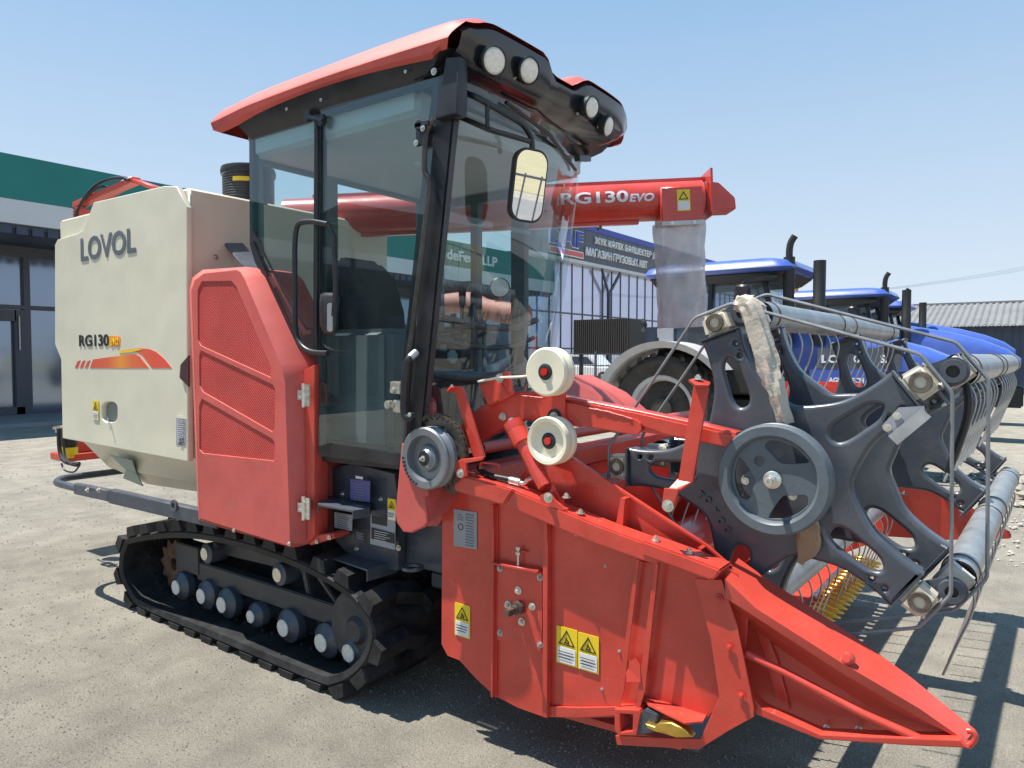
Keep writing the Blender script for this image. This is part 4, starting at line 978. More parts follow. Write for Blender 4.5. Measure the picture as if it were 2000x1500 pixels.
# far side plate and divider
far = [(-2.0,1.05),(-2.0,.42),(-1.7,.24),(-1.45,.22),(-1.0,.30),(-.75,.45),(-.80,.90),(-1.9,1.10)]
plate('far_side_plate', [far], (0,HYF,0), XZ, .02, M['red_plain'], H, .002)
mb = MB(); mb.loft([[(-.80,HYF-.1,.94),(-.80,HYF+.04,.90),(-.76,HYF+.04,.46),(-.76,HYF-.03,.46)],[(-.45,HYF-.03,.80),(-.45,HYF+.03,.76),(-.45,HYF+.03,.48),(-.45,HYF-.01,.48)],[(-.10,HYF,.58),(-.10,HYF+.02,.56),(-.10,HYF+.02,.54),(-.10,HYF,.54)]])
mb.build('far_divider', M['red_plain'], H, bevel=.006)
plate('far_drive_cover', [PY([(1100,734),(1125,733),(1195,768),(1232,800),(1290,860),(1100,830)], HYF)], (0,HYF+.0,0), XZ, .25, M['red_plastic'], H, .01)
mb = MB(); a = S(1102,740,y=3.9); mb.sheet([S(1098,736,y=3.6), S(1125,733,y=4.9), S(1195,768,y=4.9), S(1225,800,y=4.9), S(1098,795,y=3.6)], .01); mb.build('sloping_hood_sheet', M['red_plastic'], H)

# channel post, front foot plate, shelf, knife drive end
plateY('post_flange', z7([(104,232),(122,232),(46,880),(22,965),(8,960)]), 2.205, .006, M['red_plain'], H, bevel=.001)
plateY('post_flange', z7([(196,250),(214,256),(150,870),(122,968),(104,962)]), 2.205, .006, M['red_plain'], H, bevel=.001)
plateY('post_web', z7([(116,240),(206,252),(120,968),(20,965)]), 2.235, .010, M['red_plain'], H, bevel=.001)
mb = MB(); mb.sheet([S(*p, y=yv) for p, yv in zip(z7([(52,740),(100,715),(125,750),(128,830),(60,830)]), (2.21,2.205,2.205,2.20,2.20))], .004); mb.build('post_stiffener', M['red_plain'], H)
foot = z7([(390,326),(524,332),(600,560),(682,958),(680,1002),(560,1068),(412,1160),(12,1138),(4,1092),(260,1104),(420,1108),(512,905),(470,620)])
plateY('front_foot_plate', foot, 2.20, .008, M['red_plain'], H, bevel=.002)
mb = MB(); q = z7([(140,905),(152,890),(230,900),(470,960),(432,1030),(345,1038),(165,948)]); P3 = [S(a,b,z=.33 if i < 99 else 0) for i,(a,b) in enumerate(q)]
zz = S(*z7([(165,948)])[0], y=2.20).z; P3 = [S(a, b, z=zz) for a, b in q]; mb.prism(P3, (0,0,.006)); mb.build('foot_shelf', M['red_plain'], H)
hol = z7([(28,985),(90,990),(88,1070),(30,1075)])
plateY('lower_tube_end', z7([(0,962),(120,968),(128,985),(108,1092),(15,1092),(0,1060)]), 2.185, .06, M['red_plain'], H, holes=[hol], bevel=.003)
mb = MB(); q = [S(*p, y=2.19) for p in z7([(102,1000),(150,965),(215,985),(190,1080),(105,1092)])]; mb.prism(q, (0,.05,0)); mb.build('knife_head_bracket', M['grey'], H, bevel=.004)
mb = MB()
gp = z7([(150,1035),(195,1050),(215,1030),(275,1030),(345,1062),(380,1102),(300,1105),(240,1085),(195,1075),(160,1060)])
plateY('knife_guard_end', gp, 2.165, .035, M['gold'], H, bevel=.006, seg=2)
bolts([(S(*z7([p])[0], y=2.195), (0,-1,0), .012, .008) for p in ((508,424),(560,662),(618,898))], H, name='painted_bolt', mtl=M['red_plain'])
# inner wall between foot plate and snout
plateY('snout_inner_wall', z7([(525,335),(690,470),(1700,1105),(1000,1108),(705,985),(690,960)]), 2.33, .006, M['red'], H, bevel=.0015)
plateY('snout_inner_rib', z7([(668,520),(705,508),(795,720),(858,968),(800,945),(740,730)]), 2.315, .012, M['red_plain'], H, bevel=.003)
mb = MB(); A_ = [S(*p, y=yv) for p, yv in zip(z7([(538,325),(690,470),(1100,730),(1490,960),(1716,1118)]), (2.19,2.20,2.21,2.23,2.25))]
B_ = [S(*p, y=yv) for p, yv in zip(z7([(605,225),(750,330),(1170,605),(1450,808),(1762,1062)]), (2.36,2.36,2.35,2.34,2.30))]
C_ = [S(*p, y=yv) for p, yv in zip(z7([(545,420),(700,520),(1100,780),(1480,1000),(1712,1122)]), (2.19,2.20,2.215,2.235,2.25))]
mb.loft([C_, A_, B_, [p + Vector((0,.01,-.03)) for p in B_]], False, False, closed=False)
mb.loft([[p + Vector((0,.006,-.004)) for p in B_], [p + Vector((.0,.008,-.004)) for p in A_]], False, False, closed=False)
mb.build('divider_snout', M['red'], H, smooth=18)
mb = MB(); A2 = [S(*p, y=yv) for p, yv in zip(z7([(545,420),(700,520),(1100,780),(1480,1000),(1712,1118)]), (2.195,2.205,2.22,2.24,2.255))]
B2 = [S(*p, y=yv) for p, yv in zip(z7([(560,470),(710,600),(1000,800),(1300,985),(1640,1115)]), (2.33,2.33,2.33,2.33,2.325))]
mb.loft([A2, B2], False, False, closed=False); mb.build('snout_underfold', M['red'], H, smooth=30)
# lower edge bar, brace tube, tip nose
lowbar = z7([(660,895),(720,958),(1005,1085),(1250,1096),(1690,1112),(1730,1155),(1440,1142),(1000,1112),(690,990)])
plateY('snout_lower_bar', lowbar, 2.22, .05, M['red_plain'], H, bevel=.004)
mb = MB(); mb.tube([S(*z7([(646,690)])[0], y=2.235), S(*z7([(820,775)])[0], y=2.235), S(*z7([(1215,985)])[0], y=2.235), S(*z7([(1490,1108)])[0], y=2.24)], .013, 14); mb.build('snout_brace_tube', M['red_plain'], H)
mb = MB(); mb.tube(smooth_loop([S(*z7([p])[0], y=2.245) for p in ((1722,1068),(1748,1072),(1762,1095),(1752,1122),(1722,1146))], 5, False), .008, 12); mb.build('snout_nose', M['red_plain'], H)
mb = MB(); c = S(*z7([(1137,715)])[0], y=2.225); mb.lathe(c, (-.1,-1,.35), [(.02,-.01),(.018,.006),(.012,.012),(0,.013)], 20); mb.build('snout_bolt', M['red_plain'], H)
mb = MB(); mb.sheet([S(*p, y=2.232)+Vector((0,-.0,0)) for p in z7([(1085,692),(1110,684),(1180,700),(1260,748),(1240,760),(1170,758),(1110,738)])], .001)
bolts([(S(*z7([p])[0], y=2.31), (0,-1,0), .008, .02) for p in ((1038,1050),(1195,1055))], H)
mb.bm.free()

# drum cover under the pulleys, sprocket with chain, grey pulley
sh_front = z5([(98,615),(125,625),(120,760),(185,850),(240,870),(245,900),(228,925),(240,1060),(225,1085),(150,1118),(105,1112),(70,1060),(62,1000)])
plateY('belt_shroud', sh_front, 2.115, .02, M['red_plastic'], H, bevel=.006, seg=2)
mb = MB(); q = z5([(225,865),(330,862),(385,895),(425,905),(350,1000),(240,1062),(228,925)]); yv = (2.115,2.24,2.26,2.26,2.24,2.115,2.115)
mb.sheet([S(*p, y=v) for p, v in zip(q, yv)], .004); mb.build('shroud_side', M['red_plastic'], H)
plateY('shroud_back_plate', z5([(98,615),(125,640),(130,800),(330,870),(400,880),(370,960),(300,1080),(120,1080),(70,1000)]), 2.30, .02, M['red_plastic'], H, bevel=.003)
c = S(*z5([(222,702)])[0], y=2.10); R = .127
mb = MB(); mb.lathe(c, (0,1,0), [(0,.004),(.018,.0),(.030,0),(.040,.012),(.050,.014),(.058,.030),(.088,.032),(.094,.0),(R-.006,-.002),(R,.004),(R,.012),(R-.016,.024),(R-.016,.030),(R,.044),(R,.062),(R-.01,.066),(0,.066)], 56)
pl = mb.build('grey_pulley', M['alu'], H)
for k in range(9):
    a = PI*1.02 + k*.145; mb = MB(); mb.cyl((c.x+.113*math.cos(a), c.y-.0045, c.z+.113*math.sin(a)), (0,-1,0), .0058, .0015, 12); mb.build('timing_hole', M['ink'], pl)
mb = MB(); mb.lathe(c, (0,-1,0), [(.012,-.002),(.030,-.002),(.030,.002),(.012,.002)], 24, closed=True); mb.build('bearing_seal', M['ink'], pl)
mb = MB(); mb.bolt(c+Vector((0,-.002,0)), (0,-1,0), .010, .016); mb.build('pulley_bolt', M['zinc'], pl)
c = S(*z5([(300,665)])[0], y=2.175); R = .146
prof = []
for k in range(64): rad = R if k % 2 else R-.014; prof.append((c.x+rad*math.cos(k*PI/32), c.z+rad*math.sin(k*PI/32)))
hs = [circ(c.x+.09*math.cos(a), c.z+.09*math.sin(a), .022, 14) for a in [k*PI/3+.2 for k in range(6)]]
plate('chain_sprocket', [prof] + hs, (0,c.y,0), XZ, .012, M['sprocket'], H, .002)
for k in range(0, 25):
    a = -.75 + k*.165; p = Vector((c.x+(R+.004)*math.cos(a), c.y, c.z+(R+.004)*math.sin(a))); d = Vector((-math.sin(a), 0, math.cos(a)))
    if k == 0:
        mb = MB(); o2 = .010
        for yy in (-.010,.008): mb.obox(p-d*.013+Vector((0,yy,0)), p+d*.013+Vector((0,yy,0)), .003, .016, (math.cos(a),0,math.sin(a)))
        mb.cyl(p-d*.009+Vector((0,-.014,0)), (0,1,0), .0055, .026, 10); mb.cyl(p+d*.009+Vector((0,-.014,0)), (0,1,0), .0055, .026, 10)
        L0 = mb.build('chain_link', M['chain'], H); a00 = a; 
    else:
        o = L0.copy(); scene.collection.objects.link(o)
        o.matrix_basis = Matrix.Translation(Vector((c.x,0,c.z))-BASE[H.name]*0) @ Matrix.Rotation(-(a-a00), 4, 'Y') @ Matrix.Translation(-Vector((c.x,0,c.z)))
plateY('sprocket_guard_arm', z5([(330,800),(420,740),(440,880),(385,905),(340,880)]), 2.20, .01, M['chain'], H, bevel=.002)
plateY('pivot_bracket', z5([(392,722),(430,705),(560,690),(545,712),(455,730),(462,800),(430,812),(400,806)]), 2.155, .012, M['red_plain'], H, bevel=.003)
bolts([(S(*z5([(428,783)])[0], y=2.15), (0,-1,0), .015, .012), (S(*z5([(476,668)])[0], y=2.23), (0,0,1), .012, .012)], H)

# bent flat uprights
def flatbar(nm, pts, y0, y1):
    return plateY(nm, pts, y0, y1-y0, M['red_plain'], H, bevel=.002)
flatbar('upright_bar', z5([(372,318),(432,303),(448,330),(560,690),(500,704),(395,335)]), 2.20, 2.21)
mb = MB(); q = [S(*z5([(345,330)])[0], y=2.17), S(*z5([(375,305)])[0], y=2.17), S(*z5([(436,304)])[0], y=2.205), S(*z5([(400,332)])[0], y=2.205)]; mb.sheet(q, .006); mb.build('upright_flange', M['red_plain'], H)
bolts([(S(*z5([(378,308)])[0], y=2.185), (0,0,1), .011, .01)], H)

# reel lift boom
boom = z5([(392,575),(440,498),(520,425),(620,362),(735,328),(860,330),(1000,352),(1200,392),(1430,436),(1690,490),(1965,556),(1965,650),(1770,612),(1560,572),(1445,556),(1240,520),(1000,500),(850,487),(760,492),(680,520),(605,560),(520,612),(440,665),(425,690)])
plateY('reel_lift_boom', boom, 2.30, .065, M['red_plain'], H, bevel=.006, seg=2)
plateY('boom_sleeve', z5([(1010,370),(1200,408),(1440,456),(1700,515),(1965,578),(1965,648),(1765,606),(1575,566)]), 2.292, .01, M['red_plain'], H, bevel=.002)
plateY('boom_sleeve', z5([(1010,385),(1405,482),(1432,505),(1438,540),(1415,568),(1385,570),(1200,535),(1010,508)]), 2.284, .012, M['red_plain'], H, bevel=.003)
flatbar('idler_bracket', z5([(935,300),(1008,270),(1008,505),(960,520),(935,480)]), 2.27, 2.283)
mb = MB(); q = z5([(530,292),(640,240),(698,352),(580,412)]); mb.prism([S(*p, y=2.26) for p in q], (0,.05,0)); mb.build('rope_clamp_box', M['red_plain'], H, bevel=.004)
plateY('rope_clamp_ear', z5([(640,240),(682,210),(700,225),(720,345),(700,352)]), 2.255, .012, M['red_plain'], H, bevel=.003)
bolts([(S(*z5([p])[0], y=yv), (0,-1,0), r, .014) for p, yv, r in (((648,252),2.25,.016),((664,468),2.298,.014),((952,468),2.268,.018))], H)
mb = MB(); mb.lathe(S(*z5([(952,468)])[0], y=2.27), (0,-1,0), [(.018,0),(.03,0),(.03,.006),(.018,.006)], 24, closed=True); mb.build('black_washer', M['ink'], H)
for q, big in (((900,218),1),((908,605),0)):
    c = S(*z5([q])[0], y=2.205); R = .091
    mb = MB(); mb.lathe(c, (0,1,0), [(.03,.0),(R*.92,-.002 if big else .0),(R,.006),(R,.016),(R*.80,.030),(R*.80,.036),(R,.05),(R,.062),(R*.9,.066),(.03,.066)], 48)
    if not big:
        mb.bm.free(); mb = MB(); mb.lathe(c, (0,1,0), [(.03,.014),(R*.70,.016),(R*.80,.0),(R*.95,-.002),(R,.006),(R,.024),(R*.84,.036),(R*.84,.042),(R,.05),(R,.068),(.03,.07)], 48)
    io = mb.build('cable_idler_wheel', M['ivory'], H)
    o_ = .0 if big else .014
    mb = MB(); mb.lathe(c+Vector((0,o_-.001,0)), (0,-1,0), [(.014,-.004),(.016,.003),(.026,.003),(.031,0)], 28); mb.build('wheel_bearing', M['ink'], io)
    mb = MB(); mb.cyl(c+Vector((0,o_+.01,0)), (0,-1,0), .014, .022, 20); mb.build('painted_axle', M['redcap'], io)
mb = MB(); mb.tube([S(*p, y=2.24) for p in z5([(525,272),(640,250),(760,246),(840,236)])], .005, 8); mb.build('lift_cable', M['ivory'], H)
mb = MB(); mb.tube([S(*z5([p])[0], y=2.28) for p in ((980,210),(1030,222),(1045,235))], .02, 12); mb.tube(smooth_loop([S(*z5([p])[0], y=2.27) for p in ((1030,195),(1048,210),(1045,238),(1020,250),(1000,248))], 5, False), .006, 8); mb.build('boom_hook', M['red_plain'], H)
for L_ in ([(1015,366),(1080,372),(1150,390),(1225,404)], [(1060,400),(1180,428),(1290,452),(1400,486)], [(760,352),(830,358),(900,366)]):
    rn = random.Random(len(L_)); P3 = []
    for i in range(len(L_)-1):
        for t in range(8):
            a, b = L_[i], L_[i+1]; P3.append(S(*z5([(a[0]+(b[0]-a[0])*t/8, a[1]+(b[1]-a[1])*t/8+rn.uniform(-2,2))])[0], y=2.283))
    mb = MB(); mb.tube(P3, [.0035*rn.uniform(.6,1.5) for _ in P3], 6); mb.build('weld_bead', M['red_plastic'], H)
# hydraulic cylinder
c0 = S(*z5([(716,500)])[0], y=2.25); c1 = S(*z5([(905,870)])[0], y=2.22); d = (c1-c0)
mb = MB(); mb.tube([c0-d*.05, c0+d*.12], .014, 16); mb.build('cylinder_rod', M['zinc'], H)
mb = MB(); mb.tube([c0+d*.02, c0+d*.32, c0+d*.33, c0+d*.97], [.038,.040,.030,.028], 24); mb.lathe(c0+d*.02, d, [(.030,-.006),(.041,-.004),(.041,.02),(.039,.03)], 24); mb.build('lift_cylinder', M['red_plain'], H)
plateY('cylinder_clevis', z5([(868,910),(905,892),(935,905),(950,930),(1018,985),(1000,995),(950,985),(870,955)]), 2.19, .01, M['red_plain'], H, bevel=.003)
plateY('cylinder_clevis', z5([(940,830),(975,915),(1022,975),(1018,990),(960,960),(920,900)]), 2.235, .01, M['red_plain'], H, bevel=.003)
bolts([(S(*z5([(918,920)])[0], y=2.18), (0,-1,0), .016, .012)], H)
mb = MB(); mb.tube(smooth_loop([S(*z5([p])[0], y=v) for p, v in (((530,750),2.27),((560,780),2.25),((600,800),2.24),((650,810),2.24),((710,822),2.24))], 6, False), .013, 12); mb.build('hydraulic_hose', M['black'], H)
mb = MB(); mb.tube([S(*z5([p])[0], y=2.24) for p in ((705,822),(760,836))], .015, 12); mb.tube(smooth_loop([S(*z5([p])[0], y=2.24) for p in ((760,838),(785,840),(805,820),(828,810))], 5, False), .009, 10); mb.build('hose_fitting', M['zinc'], H)
mb = MB(); mb.tube(fillet([S(*z5([p])[0], y=v) for p, v in (((535,760),2.24),((538,722),2.24),((640,735),2.27),((642,775),2.27))], .02, 4), .005, 8); mb.build('hose_guard_wire', M['red_plain'], H)

# ------------------------------------------------------------------ reel
def star_loop(cx, cz, a0, R, wt, rv, n=5):
    """outline of the five-armed star; arm half width wt at the tip"""
    out = []; holes = []
    for k in range(n):
        a = a0 + k * 2*PI/n; u = Vector((math.cos(a), math.sin(a))); w = Vector((-math.sin(a), math.cos(a)))
        P_l = [u*R*.925 + w*wt*.80, u*R*.84 + w*wt*.74, u*R*.72 + w*wt*.76, u*R*.60 + w*wt*.90]
        b = a + PI/n; ub = Vector((math.cos(b), math.sin(b))); wb = Vector((-math.sin(b), math.cos(b)))
        a2 = a + 2*PI/n; u2 = Vector((math.cos(a2), math.sin(a2))); w2 = Vector((-math.sin(a2), math.cos(a2)))
        P_r = [u2*R*.60 - w2*wt*.90, u2*R*.72 - w2*wt*.76, u2*R*.84 - w2*wt*.74, u2*R*.925 - w2*wt*.80]
        seq = P_l + [ub*rv*1.06 - wb*R*.095, ub*rv, ub*rv*1.06 + wb*R*.095] + P_r
        for p in smooth_loop([Vector((p.x, p.y, 0)) for p in seq], 4, False): out.append((cx + p.x, cz + p.y))
        hl = []
        for r_, h_ in ((.45,0),(.465,.22),(.52,.33),(.62,.32),(.71,.28),(.755,.14),(.77,0),(.755,-.14),(.71,-.28),(.62,-.32),(.52,-.33),(.465,-.22)):
            p = u*R*r_ + w*wt*h_; hl.append(Vector((cx+p.x, cz+p.y, 0)))
        holes.append([(q.x, q.y) for q in smooth_loop(hl, 3)])
        for r_ in (.84, .76):
            p = u*R*r_ - w*wt*.45; holes.append(circ(cx+p.x, cz+p.y, .006, 10))
    return out, holes
C1 = Vector((-.716, 1.190)); A1 = math.radians(109.0); R1 = .552; Y1s = 2.40
C2 = Vector((-.640, 1.222)); R2 = .552
YAW = .028
def tips(C, R, n=5, a0=A1): return [(C.x + R*math.cos(a0+k*2*PI/n), C.y + R*math.sin(a0+k*2*PI/n)) for k in range(n)]
def reel_star(C, R, y, thick, nm='reel_star', rim_r=.014):
    lp, hs = star_loop(C.x, C.y, A1, R, .092, .262)
    o = plate(nm, [lp] + hs + [circ(C.x, C.y, .03, 20)], (0,y,0), XZ, thick, M['reel'], H, .014, seg=4, smooth=60)
    # flange turned back along the outline, as on a deep pressing
    mb = MB(); f = [Vector((p[0] + (C.x-p[0])*.012, y+thick*.6, p[1] + (C.y-p[1])*.012)) for p in lp]
    mb.loft([f, [q + Vector((0,.035,0)) for q in f], [q + Vector(((C.x-q.x)*.012,.035,(C.y-q.z)*.012)) for q in f]], False, False)
    mb.build('star_flange', M['reel'], o, smooth=60)
    return o
s1 = reel_star(C1, R1, Y1s, .034)
def wordmark():
    for ch, (px, py), rot in zip('TOYOO', ((1369,967),(1383,977),(1396,999),(1408,1017),(1420,1034)), (35,40,48,52,56)):
        c = S(px, py, y=Y1s-.002); a = -math.radians(rot)
        U = Vector((math.cos(a),0,math.sin(a))); V = Vector((-math.sin(a),0,math.cos(a)))
        text('embossed_letter', ch, c, (U, V, Vector((0,-1,0))), .028, M['reel'], s1, depth=.003, bold=.001)
T1 = tips(C1, R1); T2 = tips(C2, R2)
for k, (tx, tz) in enumerate(T1):
    a = A1 + k*2*PI/5; u = Vector((math.cos(a),0,math.sin(a))); w = Vector((-math.sin(a),0,math.cos(a))); c = Vector((tx, Y1s, tz))
    mb = MB(); q = [c - u*.040 - w*.048, c + u*.034 - w*.044, c + u*.034 + w*.044, c - u*.040 + w*.048]
    mb.prism([p + Vector((0,-.012,0)) for p in q], (0,.06,0)); blk = mb.build('bearing_block', M['block'], s1, bevel=.012, seg=3)
    mb = MB(); mb.lathe(c + Vector((0,-.012,0)), (0,-1,0), [(.017,-.02),(.017,.006),(.030,.006),(.032,0)], 28); mb.build('bushing', M['chain'], s1)
    mb = MB(); mb.lathe(c + Vector((0,-.008,0)), (0,-1,0), [(0,0),(.0168,0)], 24); mb.build('bushing_bore', M['ink'], s1)
    for sg in (-1, 1):
        mb = MB(); b0 = c + u*.034 + w*.036*sg; mb.bolt(b0 + Vector((0,.015,0)), u, .008, .010); mb.build('block_bolt', M['zinc'], s1)
    mb = MB(); mb.obox(c - u*.043 - w*.072 + Vector((0,.008,0)), c - u*.043 + w*.072 + Vector((0,.008,0)), .045, .006, u); mb.build('clamp_strap', M['steel'] if False else M['grey'], s1)
    # crank link to the bat behind
    bx, bz = T2[k]; p0 = Vector((tx, Y1s+.05, tz)); p1 = Vector((bx, Y1s+.05, bz)); dv = (p1-p0).normalized(); nv = Vector((-dv.z,0,dv.x))
    pl = []
    for t in range(13): aa = PI/2 + t*PI/12; pl.append(p0 + (dv*math.cos(aa) + nv*math.sin(aa))*.042)
    for t in range(13): aa = -PI/2 + t*PI/12; pl.append(p1 + (dv*math.cos(aa) + nv*math.sin(aa))*.042)
    mb = MB(); mb.prism(pl, (0,.012,0)); mb.build('crank_link', M['grey'], H, bevel=.002)
    mb = MB(); mb.lathe(p1 + Vector((0,-.004,0)), (0,-1,0), [(.018,-.01),(.018,.010),(.034,.010),(.036,-.004)], 28); mb.build('crank_eye', M['grey'], H)
    mb = MB(); mb.lathe(p1 + Vector((0,-.002,0)), (0,-1,0), [(0,0),(.018,0)], 24); mb.build('crank_eye_bore', M['ink'], H)
YS = [2.58, 3.78, 4.98]
def yx(y): return YAW * (y - 2.58)
for i, y in enumerate(YS):
    C = Vector((C2.x + yx(y), C2.y)); st = reel_star(C, R2*.96, y, .034)
    for k, (tx, tz) in enumerate(tips(C, R2)):
        a = A1 + k*2*PI/5; u = Vector((math.cos(a),0,math.sin(a))); w = Vector((-math.sin(a),0,math.cos(a))); c = Vector((tx, y, tz))
        mb = MB(); q = [c - u*.05 - w*.045, c + u*.040 - w*.04, c + u*.040 + w*.04, c - u*.05 + w*.045]; mb.prism([p + Vector((0,-.035,0)) for p in q], (0,.05,0)); mb.build('bearing_block', M['block'], st, bevel=.008)
        mb = MB(); mb.obox(c - u*.075 - w*.085 + Vector((0,-.02,0)), c - u*.075 + w*.085 + Vector((0,-.02,0)), .06, .006, u); mb.build('clamp_plate', M['grey'], st)
        for sg in (-1,1):
            mb = MB(); mb.bolt(c - u*.072 + w*.065*sg + Vector((0,-.02,0)), -u, .007, .016); mb.build('block_bolt', M['zinc'], st)
# central shaft
mb = MB(); mb.tube([(C2.x+yx(2.45),2.45,C2.y),(C2.x+yx(5.0),5.0,C2.y)], .035, 24); mb.build('reel_shaft', M['grey'], H)
# bats with spring tines
tine_me = None
def tine_mesh():
    mb = MB(); pts = smooth_loop([Vector(p) for p in ((0,0,-.03),(.022,0,-.055),(.036,0,-.10),(.026,0,-.16),(-.006,0,-.25),(-.046,0,-.37))], 5, False)
    mb.tube(pts, .0042, 6); return mb
for k, (tx, tz) in enumerate(T2):
    r = .052; ya, yb = 2.62, 5.02; 
    mb = MB(); mb.tube([(tx+yx(ya),ya,tz),(tx+yx(yb),yb,tz)], r, 28, caps=False); mb.tube([(tx+yx(ya),ya,tz),(tx+yx(yb),yb,tz)], r*.9, 28, caps=False)
    bat = mb.build('reel_bat', M['steel'], H)
    mb = MB(); mb.lathe((tx+yx(ya+.03),ya+.03,tz), (0,1,0), [(0,0),(r*.88,0)], 24); mb.build('bat_plug', M['ink'], bat)
    for yj in (2.70, 3.66, 3.9, 4.85):
        mb = MB(); mb.lathe((tx+yx(yj),yj,tz), (YAW,1,0), [(r,-.004),(r+.004,-.003),(r+.004,.003),(r,.004)], 28, closed=True); mb.build('bat_band', M['chain'], bat)
    first = None
    for j in range(16):
        y = 2.74 + j*.145
        if abs(y-3.78) < .06: continue
        if first is None:
            mb = tine_mesh()
            for v in mb.bm.verts: v.co += Vector((tx+yx(y), y, tz))
            first = mb.build('spring_tine', M['steel'], bat); y00 = y
        else:
            o = first.copy(); scene.collection.objects.link(o); o.location = (yx(y)-yx(y00), y-y00, 0)
# hanging bent end piece on the lower front bat
tx, tz = T2[4]
mb = MB(); mb.tube(smooth_loop([Vector((tx+.02,2.62,tz-.04)), Vector((tx+.03,2.60,tz-.10)), Vector((tx+.02,2.60,tz-.18)), Vector((tx-.02,2.60,tz-.32))], 5, False), [.012]*15+[.010], 8); mb.build('end_tine', M['black'], H)
# stay rods between tips
for (T, y, rr, off) in ((T1, Y1s+.01, .0055, .045), (T2, 2.55, .0055, .05)):
    C = C1 if T is T1 else C2
    for k in range(5):
        a = A1 + k*2*PI/5; b = A1 + (k+1)*2*PI/5
        ua, ub = Vector((math.cos(a),0,math.sin(a))), Vector((math.cos(b),0,math.sin(b))); wa, wb = Vector((-math.sin(a),0,math.cos(a))), Vector((-math.sin(b),0,math.cos(b)))
        pa = Vector((T[k][0], y, T[k][1])); pb = Vector((T[(k+1)%5][0], y, T[(k+1)%5][1]))
        mb = MB(); mb.tube(fillet([pa + ua*off - wa*.06, pa + ua*off + wa*.07, pb + ub*off - wb*.07, pb + ub*off + wb*.06], .015, 4), rr, 8); mb.build('stay_rod', M['rod'], H)
# drive pulley on the reel
c = S(1507, 938, y=2.27); R = .176
def blade(a0, r0, r1):
    L = []
    for t in range(8): a = a0 + t*.16; L.append((r1, a))
    pts = [Vector((c.x + r1*math.cos(a), c.z + r1*math.sin(a), 0)) for _, a in L]
    pts += [Vector((c.x + r*math.cos(a0+da), c.z + r*math.sin(a0+da), 0)) for r, da in ((r1*.86,1.28),(r1*.62,1.05),(r1*.48,.72),(r1*.52,.42),(r1*.74,.12))]
    return [(p.x, p.y) for p in smooth_loop(pts, 3)]
mb = MB(); mb.lathe(c, (0,1,0), [(R*.745,.012),(R*.78,.0),(R*.80,-.004),(R*.955,-.004),(R*.985,.004),(R,.012),(R*.93,.026),(R*.93,.034),(R,.046),(R*.98,.054),(R*.745,.054)], 72, closed=True)
dp = mb.build('reel_drive_pulley', M['pulley'], H)
plate('pulley_web', [circ(c.x,c.z,R*.76,64)] + [blade(q, 0, R*.70) for q in (.55, 2.62, 4.62)] + [circ(c.x-.045,c.z+.055,.016,16)], (0,c.y+.018,0), XZ, .012, M['pulley'], dp, .002)
mb = MB(); hc = c + Vector((0,.012,0)); mb.lathe(hc, (0,-1,0), [(.028,0),(.028,.006),(.022,.010),(0,.010)], 28); mb.build('hub_washer', M['zinc'], dp)
mb = MB(); mb.cyl(hc+Vector((0,-.010,0)), (0,-1,0), .017, .014, 6); mb.lathe(hc+Vector((0,-.024,0)), (0,-1,0), [(.011,0),(.011,.022),(.006,.022),(.006,.012),(0,.012)], 20); mb.build('hub_nut', M['zinc'], dp)
bolts([(S(1460,938,y=2.30), (0,-1,0), .016, .02), (S(1446,967,y=2.36), (0,-1,0), .012, .012), (S(1548,968,y=2.36), (0,-1,0), .012, .012)], H)
mb = MB(); mb.cyl((C1.x,2.29,C1.y), (0,1,0), .045, .16, 24); mb.build('reel_hub', M['grey'], H)
# right-hand bracket that carries the bearing
flatbar('bearing_bracket', z5([(1728,290),(1802,288),(1808,320),(1722,838),(1640,825)]), 2.235, 2.247)
mb = MB(); q = z5([(1640,815),(1722,828),(1640,880),(1560,900)]); mb.sheet([S(*p, y=v) for p, v in zip(q, (2.24,2.24,2.19,2.18))], .008)
mb.build('bracket_bend', M['red_plain'], H)
flatbar('bracket_foot', z5([(1562,868),(1645,872),(1612,985),(1595,1000),(1560,992),(1548,975)]), 2.175, 2.187)
bolts([(S(*z5([(1586,965)])[0], y=2.172), (0,-1,0), .017, .014)], H)
mb = MB(); q = z5([(1700,262),(1745,250),(1822,275),(1815,292),(1735,290)]); mb.sheet([S(*p, y=v) for p, v in zip(q, (2.20,2.26,2.28,2.22,2.20))], .006); mb.build('bracket_flange', M['red_plain'], H)
bolts([(S(*z5([(1752,262)])[0], y=2.23), (0,0,1), .014, .012)], H)
# clear guide plate on the front arm
q = [(1728,838),(1758,800),(1800,795),(1808,810),(1750,862),(1738,858)]
mb = MB(); mb.sheet([S(a,b,y=2.375) for a,b in [(1722,832),(1755,796),(1805,793),(1808,808),(1752,860),(1742,856)]], .003); gp = mb.build('guide_plate', M['labelgrey'], H, smooth=0)
mb = MB(); mb.obox(S(1744,860,y=2.36), S(1809,806,y=2.36), .035, .010, (0,-1,0)); mb.build('guide_plate_flange', M['steel'], gp)
for a, b in ((1733,835),(1752,812)):
    mb = MB(); mb.bolt(S(a,b,y=2.372), (0,-1,0), .010, .010); mb.build('guide_bolt', M['zinc'], gp)
wordmark()

